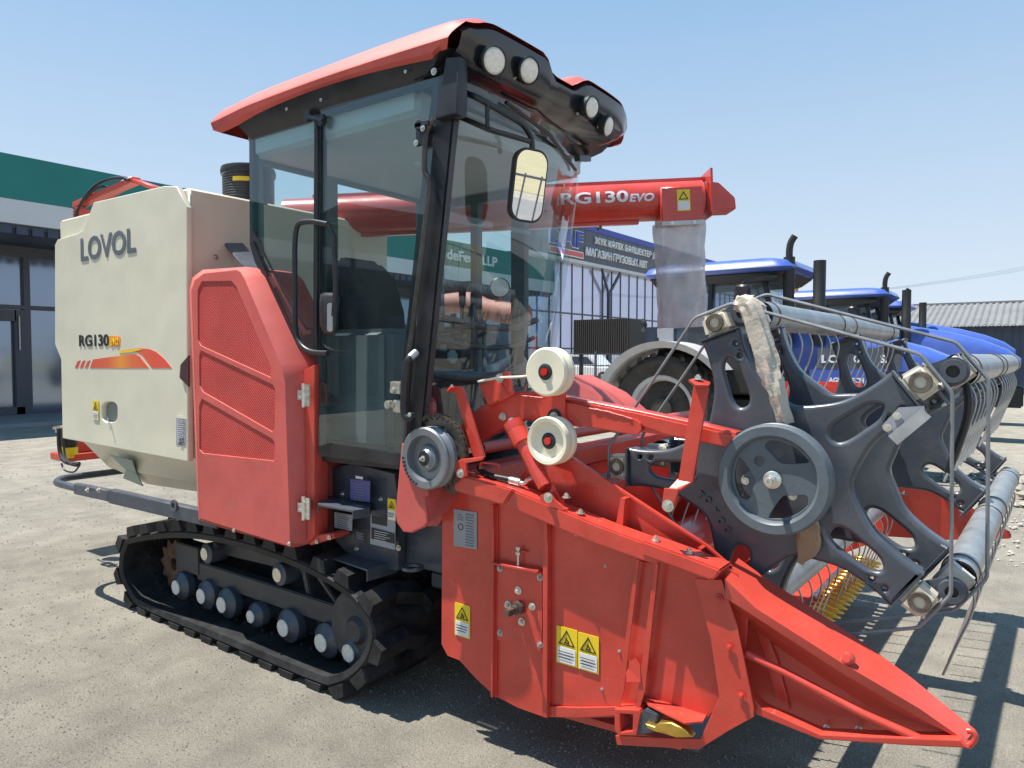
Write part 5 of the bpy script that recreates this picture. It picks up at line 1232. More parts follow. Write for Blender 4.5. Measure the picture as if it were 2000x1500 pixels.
# ------------------------------------------------------------------ unloading auger
d5 = 5.1
def D(px, py, dep=d5): return CAM + RX*((px-1000)/FPX*dep) + DN*((py-750)/FPX*dep) + FW*dep
p0 = D(560, 427); p1 = D(1368, 390); ax = (p1-p0).normalized(); upv = Vector((0,0,1)); fw = upv.cross(ax).normalized(); fw = fw if fw.dot(CAM-p0) > 0 else -fw; up = ax.cross(fw); up = up if up.z > 0 else -up
r0 = .135
mb = MB(); mb.tube([p0, p1], r0, 40); au = mb.build('unloading_auger_tube', M['red_plain'], H)
mb = MB(); mb.obox(p0 + up*(r0+.008) + ax*.2, p1 + up*(r0+.008) + ax*.05, .06, .02, up); mb.obox(p1+ax*.03+up*.02, p1+ax*.045+up*.02, .34, .32, up); mb.build('auger_top_strip', M['red_plain'], au)
mb = MB(); mb.obox(p0 - up*(r0+.004), p1 - ax*.45 - up*(r0+.004), .05, .03, up); mb.build('auger_bottom_strip', M['red_plain'], au)
mb = MB(); bx0 = p1 - ax*.32; bx1 = p1 - ax*.03; mb.obox(bx0 - up*.06 + fw*.06, bx1 - up*.06 + fw*.06, .24, .24, up); mb.build('spout_box', M['red_plain'], H, bevel=.006)
prof2 = [p1 + ax*a + up*b for a, b in ((.02,.10),(.10,.09),(.21,-.02),(.215,-.10),(.02,-.10))]
mb = MB(); mb.prism([p + fw*.12 for p in prof2], -fw*.22); mb.build('spout_cap', M['red_plain'], H, bevel=.006)
mb = MB(); mb.obox(bx0 - up*.19 + fw*.185, bx1 - up*.19 + fw*.185, .012, .03, up); mb.build('spout_clamp_strip', M['steel'], H)
bolts([(p1 + ax*.045 + up*(.05-.09*k) + fw*.125, fw, .010, .008) for k in range(2)] + [(bx0 + ax*(.07+.15*k) - up*.19 + fw*.192, fw, .010, .008) for k in range(2)], H)
# hanging clear sleeve
mb = MB(); rings = []
for j in range(26):
    t = j/25; row = []
    for i in range(48):
        u_ = i/48*2*PI; w_ = .165*(1+.03*math.sin(3*t+1)) ; cx_ = math.copysign(abs(math.cos(u_))**.6, math.cos(u_)); cy_ = math.copysign(abs(math.sin(u_))**.6, math.sin(u_))
        wr = .006*math.sin(u_*5+t*7)+.005*math.sin(u_*9-t*13)
        row.append((bx0+bx1)/2 - up*.17 - up*.735*t + ax*(cx_*w_ + wr) + fw*(.06 + cy_*(.105 - .03*t) + wr))
    rings.append(row)
mb.loft(rings, False, False); mb.build('discharge_sleeve', M['film'], H, smooth=80)
cc = D(1185, 387, d5 - .06)
fr = (ax, up, fw)
cm = p0 + ax*((D(1161,387)-p0).dot(ax)); 
def curved_text(nm, s, pc, size, width, shear=0):
    o = text(nm, s, Vector((0,0,0)), (Vector((1,0,0)), Vector((0,1,0)), Vector((0,0,1))), size, M['letter'], au, depth=.001, width=width, bold=.002, shear=shear)
    bm = bmesh.new(); bm.from_mesh(o.data)
    for q in range(-5, 6): bmesh.ops.bisect_plane(bm, geom=bm.verts[:]+bm.edges[:]+bm.faces[:], plane_co=(0,q*.008,0), plane_no=(0,1,0))
    bm.to_mesh(o.data); bm.free()
    base = p0 + ax*((pc-p0).dot(ax)); a_c = math.asin(max(-1, min(1, (pc - base).dot(up)/r0)))
    for v in o.data.vertices:
        aa = a_c + v.co.y / r0; rr = r0 + .003 + v.co.z
        v.co = base + ax*v.co.x + fw*math.cos(aa)*rr + up*math.sin(aa)*rr
curved_text('model_letters', 'RG130', D(1161,386,4.97), .082, .47)
curved_text('model_letters', 'EVO', D(1253,386,4.97), .056, .175, .2)
o = MB(); 
wl = plate('warning_label', [rrect(0,0,.09,.145,.004)], (0,0,0), (ax, up, fw), .002, M['yellow'], H, 0)
pc = bx0 + ax*.155 - up*.035 + fw*.1825
for v in wl.data.vertices: v.co += pc
t1_ = plate('text_panel', [rrect(0,-.036,.08,.06,.003)], (0,0,0), (ax, up, fw), .002, M['white'], wl, 0)
t2_ = plate('warning_triangle', [[(-.034,.005),(.034,.005),(0,.062)],[(-.024,.011),(.024,.011),(0,.05)]], (0,0,0), (ax, up, fw), .002, M['ink'], wl, 0)
for t_ in (t1_, t2_):
    for v in t_.data.vertices: v.co += pc + fw*.002
mb = MB(); mb.cyl(D(1173,430), (0,0,-1), .010, .06, 10); mb.cyl(D(1170,445), (0,0,-1), .014, .02, 10); mb.build('auger_sensor', M['chain'], H)
mb = MB(); mb.tube([D(560,427)+Vector((0,0,-.05)), (-4.3,3.2,2.3)], .15, 24); mb.build('auger_elbow', M['red_plain'], H)

# ------------------------------------------------------------------ loose things on the harvester
def ribbon(nm, pts, w0, w1, mtl, y, lab, cat, depth=.05, seed=1):
    rn = random.Random(seed); mb = MB(); rings = []
    P3 = [Vector((S(a,b,y=yv))) for a, b, yv in pts]; n = len(P3); sp = smooth_loop(P3, 9, False)
    m_ = len(sp)
    for i, p in enumerate(sp):
        t = i/(m_-1); d = (sp[min(i+1,m_-1)] - sp[max(i-1,0)]).normalized(); side = d.cross(Vector((0,-1,0))).normalized(); w = w0 + (w1-w0)*math.sin(PI*min(1,t*1.15))
        row = []
        for j in range(14):
            a = j/14*2*PI; k = 1 + .20*math.sin(a*5+i*.25+2*math.sin(i*.21)) + .05*rn.uniform(-1,1); row.append(p + side*math.cos(a)*w*k + Vector((0,-1,0))*math.sin(a)*depth*.5*k)
        rings.append(row)
    mb.loft(rings); o = mb.build(nm, mtl, smooth=30); tag(o, lab, cat); return o
ribbon('wrapping_film', [(1438,592,2.36),(1462,600,2.35),(1482,655,2.35),(1502,720,2.35),(1520,775,2.35),(1536,828,2.36)], .022, .036, M['wrap'], 2.36, 'crumpled beige plastic film tied over the top tip of the grey reel star', 'plastic film', .05, 2)
ribbon('wrapping_film', [(1450,588,2.38),(1470,596,2.40),(1485,590,2.44)], .022, .03, M['wrap'], 2.36, 'small bunched knot of beige film on top of the reel star tip', 'plastic film', .06, 5)
ribbon('packing_tape', [(1582,1005,2.385),(1578,1060,2.385),(1562,1100,2.385)], .012, .035, M['tape'], 2.385, 'brown strip of packing tape hanging below the reel drive pulley', 'packing tape', .012, 8)
fe = thing('fire_extinguisher', 'small red fire extinguisher with white label standing in the cab behind the windshield', 'fire extinguisher', tuple(S(836,830,y=2.38)))
c = S(836,830,y=2.38)
mb = MB(); mb.lathe((c.x,c.y,c.z-.10),(0,0,1),[(0,0),(.036,0),(.040,.01),(.040,.19),(.032,.215),(.014,.23),(.014,.245),(0,.245)],28); mb.build('cylinder_body', M['redcap'], fe)
mb = MB(); mb.lathe((c.x,c.y,c.z-.10),(0,0,1),[(.0405,.08),(.0408,.08),(.0408,.15),(.0405,.15)],28,closed=True); mb.build('paper_label', M['white'], fe)
mb = MB(); mb.cyl((c.x,c.y,c.z+.14),(0,0,1),.012,.03,12); mb.obox((c.x-.02,c.y,c.z+.175),(c.x+.05,c.y,c.z+.19),.015,.008); mb.build('valve', M['zinc'], fe)

# ------------------------------------------------------------------ dealership with the teal fascia (left)
FX, WX, BY0, BY1 = -17.5, -20.5, -14.0, 27.0
Bd = thing('dealership_building', 'long glass-fronted showroom with a teal and white fascia and dark soffit, behind the cream tank', 'building', (-24, 6, 0))
mb = MB(); mb.box((-34, BY0, 0), (WX-.25, BY1, 5.2)); mb.build('rear_block', M['darkblue'], Bd)
mb = MB(); mb.prism([(FX,BY0,4.86),(FX-.9,BY0,4.86),(FX-.9,BY0,5.80),(FX,BY0,5.80)], (0,BY1-BY0,0)); mb.box((-34,BY0,5.5),(FX-.9,BY1,5.7)); mb.build('teal_fascia', M['teal'], Bd)
mb = MB(); mb.box((FX-.9,BY0,4.36),(FX+.02,BY1,4.86)); mb.build('white_fascia', M['offwhite'], Bd)
mb = MB(); mb.box((-20.7,BY0,4.28),(FX-.10,BY1,4.355))
for k in range(136): mb.box((FX-.15, BY0+.3*k, 4.16), (FX-.08, BY0+.3*k+.22, 4.352))
mb.build('ribbed_soffit', M['darkblue'], Bd)
mb = MB(); mb.box((WX-.2,BY0,0),(WX-.12,BY1,4.28)); mb.build('shop_glass', M['bglass'], Bd)
k = 0; y = BY0
mull_y = []
while y < BY1: mull_y.append(y); y += 2.05
for y in [7.31 + 2.05*i for i in range(-10, 10)]:
    mb = MB(); mb.box((WX-.12, y-.07, 0), (WX, y+.07, 4.1)); mb.build('mullion', M['mullion'], Bd)
for z, h in ((0,.16),(2.72,.10),(4.02,.26)):
    mb = MB(); mb.box((WX-.12,BY0,z),(WX+.01,BY1,z+h)); mb.build('transom', M['mullion'], Bd)
mb = MB(); mb.box((WX-.10,5.9,.1),(WX+.02,7.20,.28)); mb.box((WX-.10,5.9,2.42),(WX+.02,7.05,2.70)); mb.box((WX-.10,7.02,.1),(WX+.02,7.24,2.70)); d_ = mb.build('door_frame', M['mullion'], Bd)
mb = MB(); mb.tube([(WX+.07,7.10,1.7),(WX+.07,7.10,2.55)], .02, 8); mb.build('door_pull', M['steel'], d_)
mb = MB(); mb.box((WX-.0,BY0,.004),(FX-.3,BY1,.09)); mb.build('shop_step', mat('concrete_step', (.26,.26,.25), .85, var=.1, vscale=2), Bd)
c = S(922, 518, x=FX); text('shop_letters', 'deFeng LLP', (FX+.01, c.y, 5.22), YZ, .50, M['letter'], Bd, depth=.03, width=3.0, bold=.01)

# ------------------------------------------------------------------ parts shop with the grey sign (centre)
GX = -26.0
Bs = thing('parts_shop_building', 'tall shop with lilac mirrored glass and grey sign board trimmed in blue', 'building', (GX-5, 50, 0))
zt0 = S(1120,447,x=GX).z; zb0 = S(1120,510,x=GX).z
mb = MB(); mb.box((GX-14,36,0),(GX-.4,84,zb0)); mb.build('shop_block', M['darkblue'], Bs)
mb = MB(); mb.box((GX-.4,36,0),(GX,84,zb0-.2)); mb.build('curtain_glass', M['lilac'], Bs)
mb = MB(); mb.box((GX-.6,36,zb0),(GX+.5,84,zt0)); mb.build('sign_board', M['signgrey'], Bs)
mb = MB(); mb.box((GX-.7,35.9,zt0),(GX+.56,84,zt0+.42)); mb.build('blue_coping', M['royal'], Bs)
mb = MB(); mb.box((GX-.5,36,zb0-.22),(GX+.6,84,zb0)); mb.build('sign_soffit', M['offwhite'], Bs)
for i in range(34):
    mb = MB(); y = 36.6 + 1.42*i; mb.box((GX,y-.028,0),(GX+.06,y+.028,zb0-.22)); mb.build('mullion', M['mullion'], Bs)
for z in (2.0, 4.4):
    mb = MB(); mb.box((GX,36,z),(GX+.07,84,z+.10)); mb.build('transom', M['mullion'], Bs)
for i in range(12):
    y = 37.2 + 3.9*i
    if i == 2 or i == 5:
        mb = MB(); mb.obox((GX+.3,y+2,0),(GX+.3,y+2,zb0-1.9),.22,.22,(0,1,0)); mb.obox((GX+.3,y+2,zb0-2.0),(GX+.5,y+.6,zb0-.3),.16,.16); mb.obox((GX+.3,y+2,zb0-2.0),(GX+.5,y+3.4,zb0-.3),.16,.16); mb.build('branching_column', M['mullion'], Bs)
for i in range(30):
    mb = MB(); y = 36.8+1.6*i; mb.box((GX+.5,y,zb0+.02),(GX+.505,y+.03,zt0-.02)); mb.build('panel_joint', M['ink'], Bs)
def sign_text(s, px0, px1, pym, h, mtl, x=GX+.52, bold=.03, nm='sign_letters', depth=.06):
    a = S(px0, pym, x=x); b = S(px1, pym + (px1-px0)*.27, x=x)
    return text(nm, s, (x, (a.y+b.y)/2, h[0]), YZ, h[1], mtl, Bs, depth=depth, width=b.y-a.y, bold=bold)
hz = zt0 - zb0
sign_text('ЖҮК КӨЛІК БӨЛШЕКТЕР ДҮ', 1160, 1284, 475, (zb0 + hz*.72, hz*.27), M['letter'], bold=.008)
sign_text('МАГАЗИН ГРУЗОВЫХ АВТ', 1143, 1262, 495, (zb0 + hz*.33, hz*.27), M['letter'], bold=.008)
a = S(1072,455,x=GX+.52); b = S(1138,480,x=GX+.52)
text('sign_emblem_outline', 'DAF', (GX+.50, (a.y+b.y)/2, zb0+hz*.62), YZ, hz*.56, M['letter'], Bs, depth=.03, width=(b.y-a.y)*1.02, bold=.05)
text('sign_emblem', 'DAF', (GX+.58, (a.y+b.y)/2, zb0+hz*.62), YZ, hz*.50, M['royal'], Bs, depth=.03, width=(b.y-a.y)*.96, bold=.02)
mb = MB(); mb.box((GX+.5,a.y,zb0+hz*.06),(GX+.6,b.y,zb0+hz*.26)); mb.build('emblem_bar_frame', M['letter'], Bs)
mb = MB(); mb.box((GX+.6,a.y+.08,zb0+hz*.09),(GX+.62,b.y-.08,zb0+hz*.23)); mb.build('emblem_bar', M['redcap'], Bs)

# ------------------------------------------------------------------ slatted box, low wall, fences, cars
yy = 26.0; a = S(1121,626,y=yy); b = S(1228,692,y=yy)
Lb = thing('slatted_enclosure', 'dark brown vertical-slat equipment enclosure raised on posts, in front of the mirrored shop', 'enclosure', (a.x, yy, 0))
mb = MB(); mb.box((a.x,yy,b.z),(b.x,yy+1.6,a.z)); mb.build('enclosure_box', M['ink'], Lb)
n = 26
for i in range(n):
    x = a.x + (b.x-a.x)*(i+.5)/n; mb = MB(); mb.box((x-.032,yy-.06,b.z-.02),(x+.032,yy,a.z+.02)); mb.build('slat', M['brownbox'], Lb)
for x in (a.x+.15, b.x-.15):
    mb = MB(); mb.box((x-.07,yy+.3,0),(x+.07,yy+.44,b.z)); mb.build('post', M['brownbox'], Lb)
yy = 31.0; a = S(1228,640,y=yy); b = S(1300,683,y=yy)
cn = MB(); cn.box((a.x,yy,b.z-.0),(b.x+1,yy+2.2,a.z)); o = cn.build('canopy_band', M['darkblue']); 
Cn = thing('entrance_canopy', 'low dark blue entrance canopy on thin posts beside the slatted enclosure', 'canopy', (a.x, yy, 0)); o.parent = Cn; o.matrix_parent_inverse = Matrix.Translation(-BASE[Cn.name])
for x in (a.x+.2, a.x+1.4, b.x+.6):
    mb = MB(); mb.box((x,yy+.2,0),(x+.1,yy+.3,b.z)); mb.build('post', M['mullion'], Cn)
def mesh_fence(name, lab, P0, P1, h, bar, step, post, mtl, grp=None):
    P0 = Vector(P0); P1 = Vector(P1); L = (P1-P0).length; d = (P1-P0)/L
    F = thing(name, lab, 'fence', tuple(P0), grp)
    np_ = max(1, round(L/post))
    for i in range(np_+1):
        p = P0 + d*L*i/np_; mb = MB(); mb.obox(p, p+Vector((0,0,h+.06)), .07, .07, (0,1,0)); mb.build('fence_post', mtl, F)
    for i in range(np_):
        q0 = P0 + d*L*i/np_; q1 = P0 + d*L*(i+1)/np_; mb = MB(); k = int((q1-q0).length/step)
        for j in range(1, k): p = q0.lerp(q1, j/k); mb.obox(p+Vector((0,0,.12)), p+Vector((0,0,h)), bar, bar, (0,1,0))
        for z in (.14, h*.5, h-.04): mb.obox(q0+Vector((0,0,z)), q1+Vector((0,0,z)), bar*1.3, bar*1.6)
        mb.build('mesh_panel', mtl, F)
    return F
mesh_fence('mesh_fence', 'thin dark wire mesh fence between the parked white cars and the first tractor', (-14.5,21.5,0), (-5.5,21.5,0), 1.68, .010, .10, 2.4, M['mullion'])
mesh_fence('yard_fence', 'tall black vertical-bar fence beside the road, seen reflected in the windshield', (6.0,-14,0), (6.0,40,0), 1.9, .022, .26, 3.0, M['mullion'])

def car(name, lab, ox, oy, mtl, L=4.6, hgt=1.65, flip=1):
    C_ = thing(name, lab, 'car', (ox, oy, 0), None)
    W = 1.8; x = lambda t: ox + t*L
    lowr = [(0,.45),(0,.85),(.04,.98),(.26,1.02),(.97,.92),(1,.78),(1,.42)]
    def sec(y, k): return [Vector((x(a), oy+y, (b-.2)*k+.2)) for a, b in lowr]
    mb = MB(); mb.loft([sec(0,.96), sec(.06,1), sec(W-.06,1), sec(W,.96)]); mb.build('body', mtl, C_, bevel=.03)
    up = [(.06,1.0),(.10,1.5),(.16,hgt),(.60,hgt),(.74,1.02)]
    mb = MB(); mb.loft([[Vector((x(a), oy+.12, b)) for a, b in up], [Vector((x(a), oy+.22, b)) for a, b in up], [Vector((x(a), oy+W-.22, b)) for a, b in up], [Vector((x(a), oy+W-.12, b)) for a, b in up]]); mb.build('cabin', mtl, C_, bevel=.03)
    for w in ([(.10,1.06),(.13,1.5),(.34,1.52),(.34,1.06)], [(.36,1.06),(.36,1.52),(.58,1.5),(.68,1.06)]):
        mb = MB(); mb.prism([Vector((x(a), oy+.10, b)) for a, b in w], (0,.05,0)); mb.build('side_window', M['bglass'], C_)
    for wx in (.19, .81):
        for wy in (0, W-.2):
            mb = MB(); mb.lathe((x(wx), oy+wy-.01, .34), (0,1,0), [(.18,0),(.33,.0),(.35,.03),(.35,.19),(.33,.21),(.18,.21)], 28); wl_ = mb.build('wheel', M['tyre'], C_)
            mb = MB(); mb.lathe((x(wx), oy+wy+.0, .34), (0,1,0), [(0,.02),(.08,.0),(.20,.02),(.20,.18),(0,.18)], 20); mb.build('rim', M['steel'], wl_)
    mb = MB(); mb.box((x(.985),oy+.1,.72),(x(1.004),oy+.45,.86)); mb.build('headlight', M['lamp_glass'], C_)
    return C_
car('parked_car', 'white station wagon parked behind the mesh fence, below the slatted enclosure', -23.5, 35.5, M['carwhite'])
car('parked_car', 'white car with a round hood partly hidden behind the big rear tractor tyre', -17.2, 33.0, M['carwhite'], 4.2, 1.5)

# ------------------------------------------------------------------ shed at the right
Sh = thing('long_shed', 'dark blue-grey corrugated shed with a grey fibre-cement roof behind the tractors', 'shed', (3, 36, 0))
mb = MB(); mb.box((-9.0,36,0),(34,44,2.85)); mb.build('shed_wall', M['darkblue'], Sh)
mb = MB()
for i in range(70): mb.box((-9+.6*i,35.96,0),(-9+.6*i+.3,36.02,2.84))
mb.build('wall_corrugation', M['darkblue'], Sh)
mb = MB(); rowa = []; rowb = []
for i in range(43*24+1):
    x = -9.4 + i/24; dz = .035*math.sin(i*2*PI/6); rowa.append((x, 35.5, 2.86+dz)); rowb.append((x, 40.0, 4.05+dz))
mb.loft([rowa, rowb], False, False, closed=False); mb.loft([[ (p[0],p[1],p[2]-.03) for p in rowa], rowa], False, False, closed=False); mb.build('shed_roof', M['roofgrey'], Sh, smooth=60)
mb = MB(); mb.box((-9.4,39.9,4.02),(34,40.2,4.12)); mb.build('roof_ridge', M['roofgrey'], Sh)
# overhead wires
Wp = thing('utility_pole', 'thin utility pole with wires sagging over the shed roof', 'utility pole', (9, 60, 0))
mb = MB(); mb.tube([(9,60,0),(9,60,10)], [.16,.11], 12); mb.obox((8.2,60,9.5),(9.8,60,9.5),.1,.12); mb.build('pole', mat('weathered_wood', (.2,.16,.12), .9), Wp)
for k in range(3):
    mb = MB(); pts = []
    for i in range(25):
        t = i/24; pts.append((8.3+.7*k - 38*t, 60 - 14*t + 0, 9.7 - 4*t*(1-t)*2.2 - 3.2*t)); 
    mb.tube(pts, .006, 5); mb.build('wire', M['ink'], Wp)

# ------------------------------------------------------------------ blue tractors
def tractor(name, lab, ox, oy, letters=False, beacon=False, hz=0.0, grp='blue tractors parked in a row'):
    T = thing(name, lab, 'tractor', (ox+1.6, oy+1.1, 0), grp)
    X = lambda a: ox + a
    def P(pts, y): return [Vector((ox+a, oy+y, b)) for a, b in pts]
    # rear wheels
    for (wx, r, w, ys) in ((0, .82, .42, (0, 1.75)), (2.35, .55, .32, (.1, 1.75))):
        for k, wy in enumerate(ys):
            c = Vector((X(wx), oy+wy, r))
            mb = MB(); mb.lathe(c, (0,1,0), [(r*.60,.03),(r*.66,0),(r*.86,.0),(r*.94,.06),(r*.95,w-.06),(r*.86,w),(r*.66,w),(r*.60,w-.03)], 48)
            for i in range(22):
                for sd in (0, 1):
                    a = (i + .5*sd)*2*PI/22; 
                    for (ya, yb, sh) in ((.02+sd*w*.5, w*.48+sd*w*.5, .14 if sd else -.14),):
                        a2 = a + .16; vs = []
                        aa, ab = (a, a2) if sd == 0 else (a2, a)
                        for yv, an in ((ya, aa), (yb, ab)):
                            for rr_, da in ((r*.93,-.045),(r*.93,.045),(r*1.0,.03),(r*1.0,-.03)): vs.append(c + Vector((math.cos(an+da)*rr_, yv, math.sin(an+da)*rr_)))
                        mb.add(vs, [(0,1,2,3),(7,6,5,4),(0,4,5,1),(1,5,6,2),(2,6,7,3),(3,7,4,0)])
            tw = mb.build('wheel', M['tyre'], T)
            mb = MB(); mb.lathe(c, (0,1,0), [(r*.61,.03),(r*.59,.02),(r*.53,.05),(r*.50,.12),(r*.50,.20)], 36); mb.build('rim', M['fender'], tw)
            mb = MB(); mb.lathe(c, (0,1,0), [(r*.50,.18),(r*.34,.13),(r*.20,.11),(r*.19,.03),(0,.03)], 36); mb.build('wheel_disc', M['tyre'], tw)
    # fender
    for yo in (0, 1.65):
        arc = []; 
        for i in range(22):
            a = math.radians(168 - i*6.2); arc.append((.05 + (1.08 + .10*(i<2)*(2-i))*math.cos(a), .76 + 1.04*math.sin(a)))
        ins = [(.05 + (p[0]-.05)*.91, .76 + (p[1]-.76)*.91) for p in arc]
        mb = MB(); mb.loft([P(arc, yo-.12) , P(arc, yo+.50)], False, False, closed=False); mb.loft([P(ins, yo-.06), P(arc, yo-.12)], False, False, closed=False); mb.loft([P(ins, yo+.5), P(ins, yo-.06)], False, False, closed=False)
        mb.build('fender', M['fender'], T, smooth=50)
    mb = MB(); mb.box((X(-.3),oy+.55,.55),(X(2.6),oy+1.6,1.0)); mb.build('chassis', M['ink'], T, bevel=.03)
    # cab
    def ring(z, ins, x0, x1): return [Vector(p) for p in ((X(x0), oy+.42+ins, z),(X(x1), oy+.42+ins, z),(X(x1), oy+1.78-ins, z),(X(x0), oy+1.78-ins, z))]
    mb = MB(); mb.loft([ring(1.05,.0,-.2,1.55), ring(1.72,0,-.25,1.5)]); mb.build('cab_base', M['ink'], T, bevel=.03)
    mb = MB(); mb.loft([ring(1.71,.015,-.23,1.48), ring(2.62,.10,-.15,1.30)]); mb.build('cab_glass', M['dark_glass'], T, smooth=0)
    for (xa, xb, yv, ins) in ((-.25,-.15,.41,.09),(1.50,1.30,.41,.09),(.55,.55,.41,.09),(-.25,-.15,1.72,-.09),(1.50,1.30,1.72,-.09)):
        mb = MB(); mb.obox((X(xa), oy+yv, 1.70),(X(xb), oy+yv+ins, 2.66), .07, .07, (0,1,0)); mb.build('cab_pillar', M['black'], T, bevel=.01)
    mb = MB(); mb.loft([ring(2.60,.05,-.30,1.45), ring(2.74,-.05,-.38,1.62)]); mb.build('roof_lining', M['ink'], T, bevel=.02)
    def rr_(z, ins, x0, x1, r=.22, n=5):
        pts = rrect((x0+x1)/2, 1.10, x1-x0, 1.52-2*ins, r, n); return [Vector((X(a), oy+b, z)) for a, b in pts]
    mb = MB(); mb.loft([rr_(2.735,0,-.46,1.66), rr_(2.79,-.04,-.50,1.72), rr_(2.88,-.0,-.44,1.66), rr_(2.93,.12,-.25,1.45)]); mb.build('roof', M['blue'], T, smooth=50)
    mb = MB(); mb.box((X(.05),oy+.8,1.6),(X(.5),oy+1.4,2.2)); mb.build('seat', M['seat'], T, bevel=.06)
    mb = MB(); cc = Vector((X(1.1),oy+1.1,2.0)); mb.tube([cc+Vector((.06*math.cos(t), .2*math.sin(t), .19*math.cos(t))) for t in [k*PI/12 for k in range(24)]], .015, 6, closed=True); mb.tube([cc, cc+Vector((.25,0,-.4))], .03, 8); mb.build('steering_wheel', M['ink'], T)
    # hood
    hood = []
    for (a, zt_, zb_, hw) in ((1.5,2.20,1.12,.46),(2.0,2.14,1.12,.46),(2.7,2.00,1.12,.45),(3.2,1.85,1.12,.43),(3.58,1.68,1.14,.38),(3.80,1.50,1.18,.30)):
        row = []; zt_ += hz
        for t in range(15):
            an = PI*t/14; cx_ = math.copysign(abs(math.cos(an))**.45, math.cos(an)); row.append(Vector((X(a), oy+1.10 - hw*cx_, zb_ + .28 + (zt_-zb_-.28)*math.sin(an)**.55)))
        hood.append(row)
    mb = MB(); mb.loft(hood, True, True, closed=False); mb.build('hood', M['blue'], T, smooth=50)
    mb = MB(); mb.loft([[Vector((X(a), oy+1.10-hw, z)) for a, hw, z in ((1.5,.44,zz_),(2.7,.43,zz_),(3.5,.36,zz_),(3.70,.28,zz_))] + [Vector((X(a), oy+1.10+hw, z)) for a, hw, z in ((3.70,.28,zz_),(3.5,.36,zz_),(2.7,.43,zz_),(1.5,.44,zz_))] for zz_ in (1.10,1.41)]); mb.build('engine_side_panel', M['signgrey'], T, bevel=.01)
    mb = MB(); mb.box((X(3.2),oy+.85,.65),(X(3.85),oy+1.35,1.05)); mb.build('front_weight', M['ink'], T, bevel=.03)
    mb = MB(); mb.box((X(2.15),oy+.05,.45),(X(2.55),oy+2.1,.62)); mb.build('front_axle', M['ink'], T, bevel=.02)
    mb = MB()
    mb.tube([Vector((X(1.62),oy+.50,1.75)), Vector((X(1.62),oy+.50,2.92))], .075, 16); mb.tube(smooth_loop([Vector((X(1.62),oy+.5,2.90)), Vector((X(1.62),oy+.5,3.02)), Vector((X(1.64),oy+.5,3.12)), Vector((X(1.69),oy+.5,3.20))], 4, False), .045, 12); mb.build('exhaust_pipe', M['ink'], T)
    mb = MB(); mb.tube([Vector((X(1.98),oy+.62,1.75)), Vector((X(1.98),oy+.62,2.36)), Vector((X(1.98),oy+.62,2.37)), Vector((X(1.98),oy+.62,2.86))], [.085,.085,.080,.080], 18); mb.build('intake_pipe', M['ink'], T)
    mb = MB(); mb.obox((X(1.05),oy+.25,2.62),(X(1.5),oy+.40,2.66),.04,.05); mb.tube([(X(1.1),oy+.27,2.6),(X(1.1),oy+.12,2.55)],.02,8); mb.build('mirror_arm', M['black'], T)
    mb = MB(); mb.box((X(1.02),oy+.05,2.18),(X(1.24),oy+.13,2.55)); mb.build('side_mirror', M['black'], T, bevel=.03)
    mb = MB(); mb.lathe((X(-.42),oy+.30,2.05),(-1,-.3,0),[(0,-.06),(.09,-.03),(.10,.02),(0,.03)],20); mb.build('rear_lamp', M['black'], T)
    mb = MB(); mb.box((X(-.24),oy+.39,1.74),(X(.02),oy+.415,2.0)); mb.build('door_quarter_panel', M['labelgrey'], T, bevel=.005)
    if beacon: mb = MB(); mb.cyl((X(-.05),oy+.5,2.90),(0,0,1),.06,.12,16); mb.build('amber_beacon', M['amber'], T, bevel=.01)
    if letters:
        for s_, a, b in (('LO',1619,1637),('ON',1669,1693),('SA',1724,1744)):
            q0 = S(a, 702, y=oy+.66); q1 = S(b, 702, y=oy+.66); text('hood_letters', s_, ((q0.x+q1.x)/2, oy+.655, 1.555), XZ, .105, M['letter'], T, depth=.004, width=q1.x-q0.x, bold=.004)
    return T
def mark(o): return o
T1_ = tractor('blue_tractor', 'nearest blue tractor, its big rear tyre and silver fender seen behind the red boom', -4.35, 9.5, hz=-.14)
T2_ = tractor('blue_tractor', 'second blue tractor, cab roof with an orange beacon seen between the two front exhaust pipes', -4.05, 15.0, beacon=True, hz=.05)
T3_ = tractor('blue_tractor', 'farthest blue tractor, mostly hidden, its pale blue hood topmost of the three', -4.22, 18.9, hz=.24)
# dark side board with white letters on the nearest tractor and blue board below it
q0 = S(1596,680,y=9.9); q1 = S(1760,722,y=9.9)
mb = MB(); mb.box((q0.x,9.92,q1.z),(q1.x,9.96,q0.z)); mb.build('lettered_side_board', M['signgrey'], T1_)
for s_, a, b in (('LO',1604,1638),('ON',1667,1692),('SA',1719,1743)):
    e0 = S(a,701,y=9.9); e1 = S(b,701,y=9.9); text('board_letters', s_, ((e0.x+e1.x)/2,9.915,e0.z), XZ, .105, M['letter'], T1_, depth=.004, width=e1.x-e0.x, bold=.004)
q0 = S(1581,722,y=9.3); q1 = S(1702,752,y=9.3)
mb = MB(); mb.box((q0.x,9.30,q1.z),(q1.x,9.34,q0.z)); mb.build('blue_side_board', M['blue'], T1_)
e0 = S(1618,742,y=9.3); e1 = S(1688,742,y=9.3); text('board_letters', 'AGROTECH', ((e0.x+e1.x)/2,9.295,e0.z), XZ, .062, M['letter'], T1_, depth=.003, width=e1.x-e0.x, bold=.003)
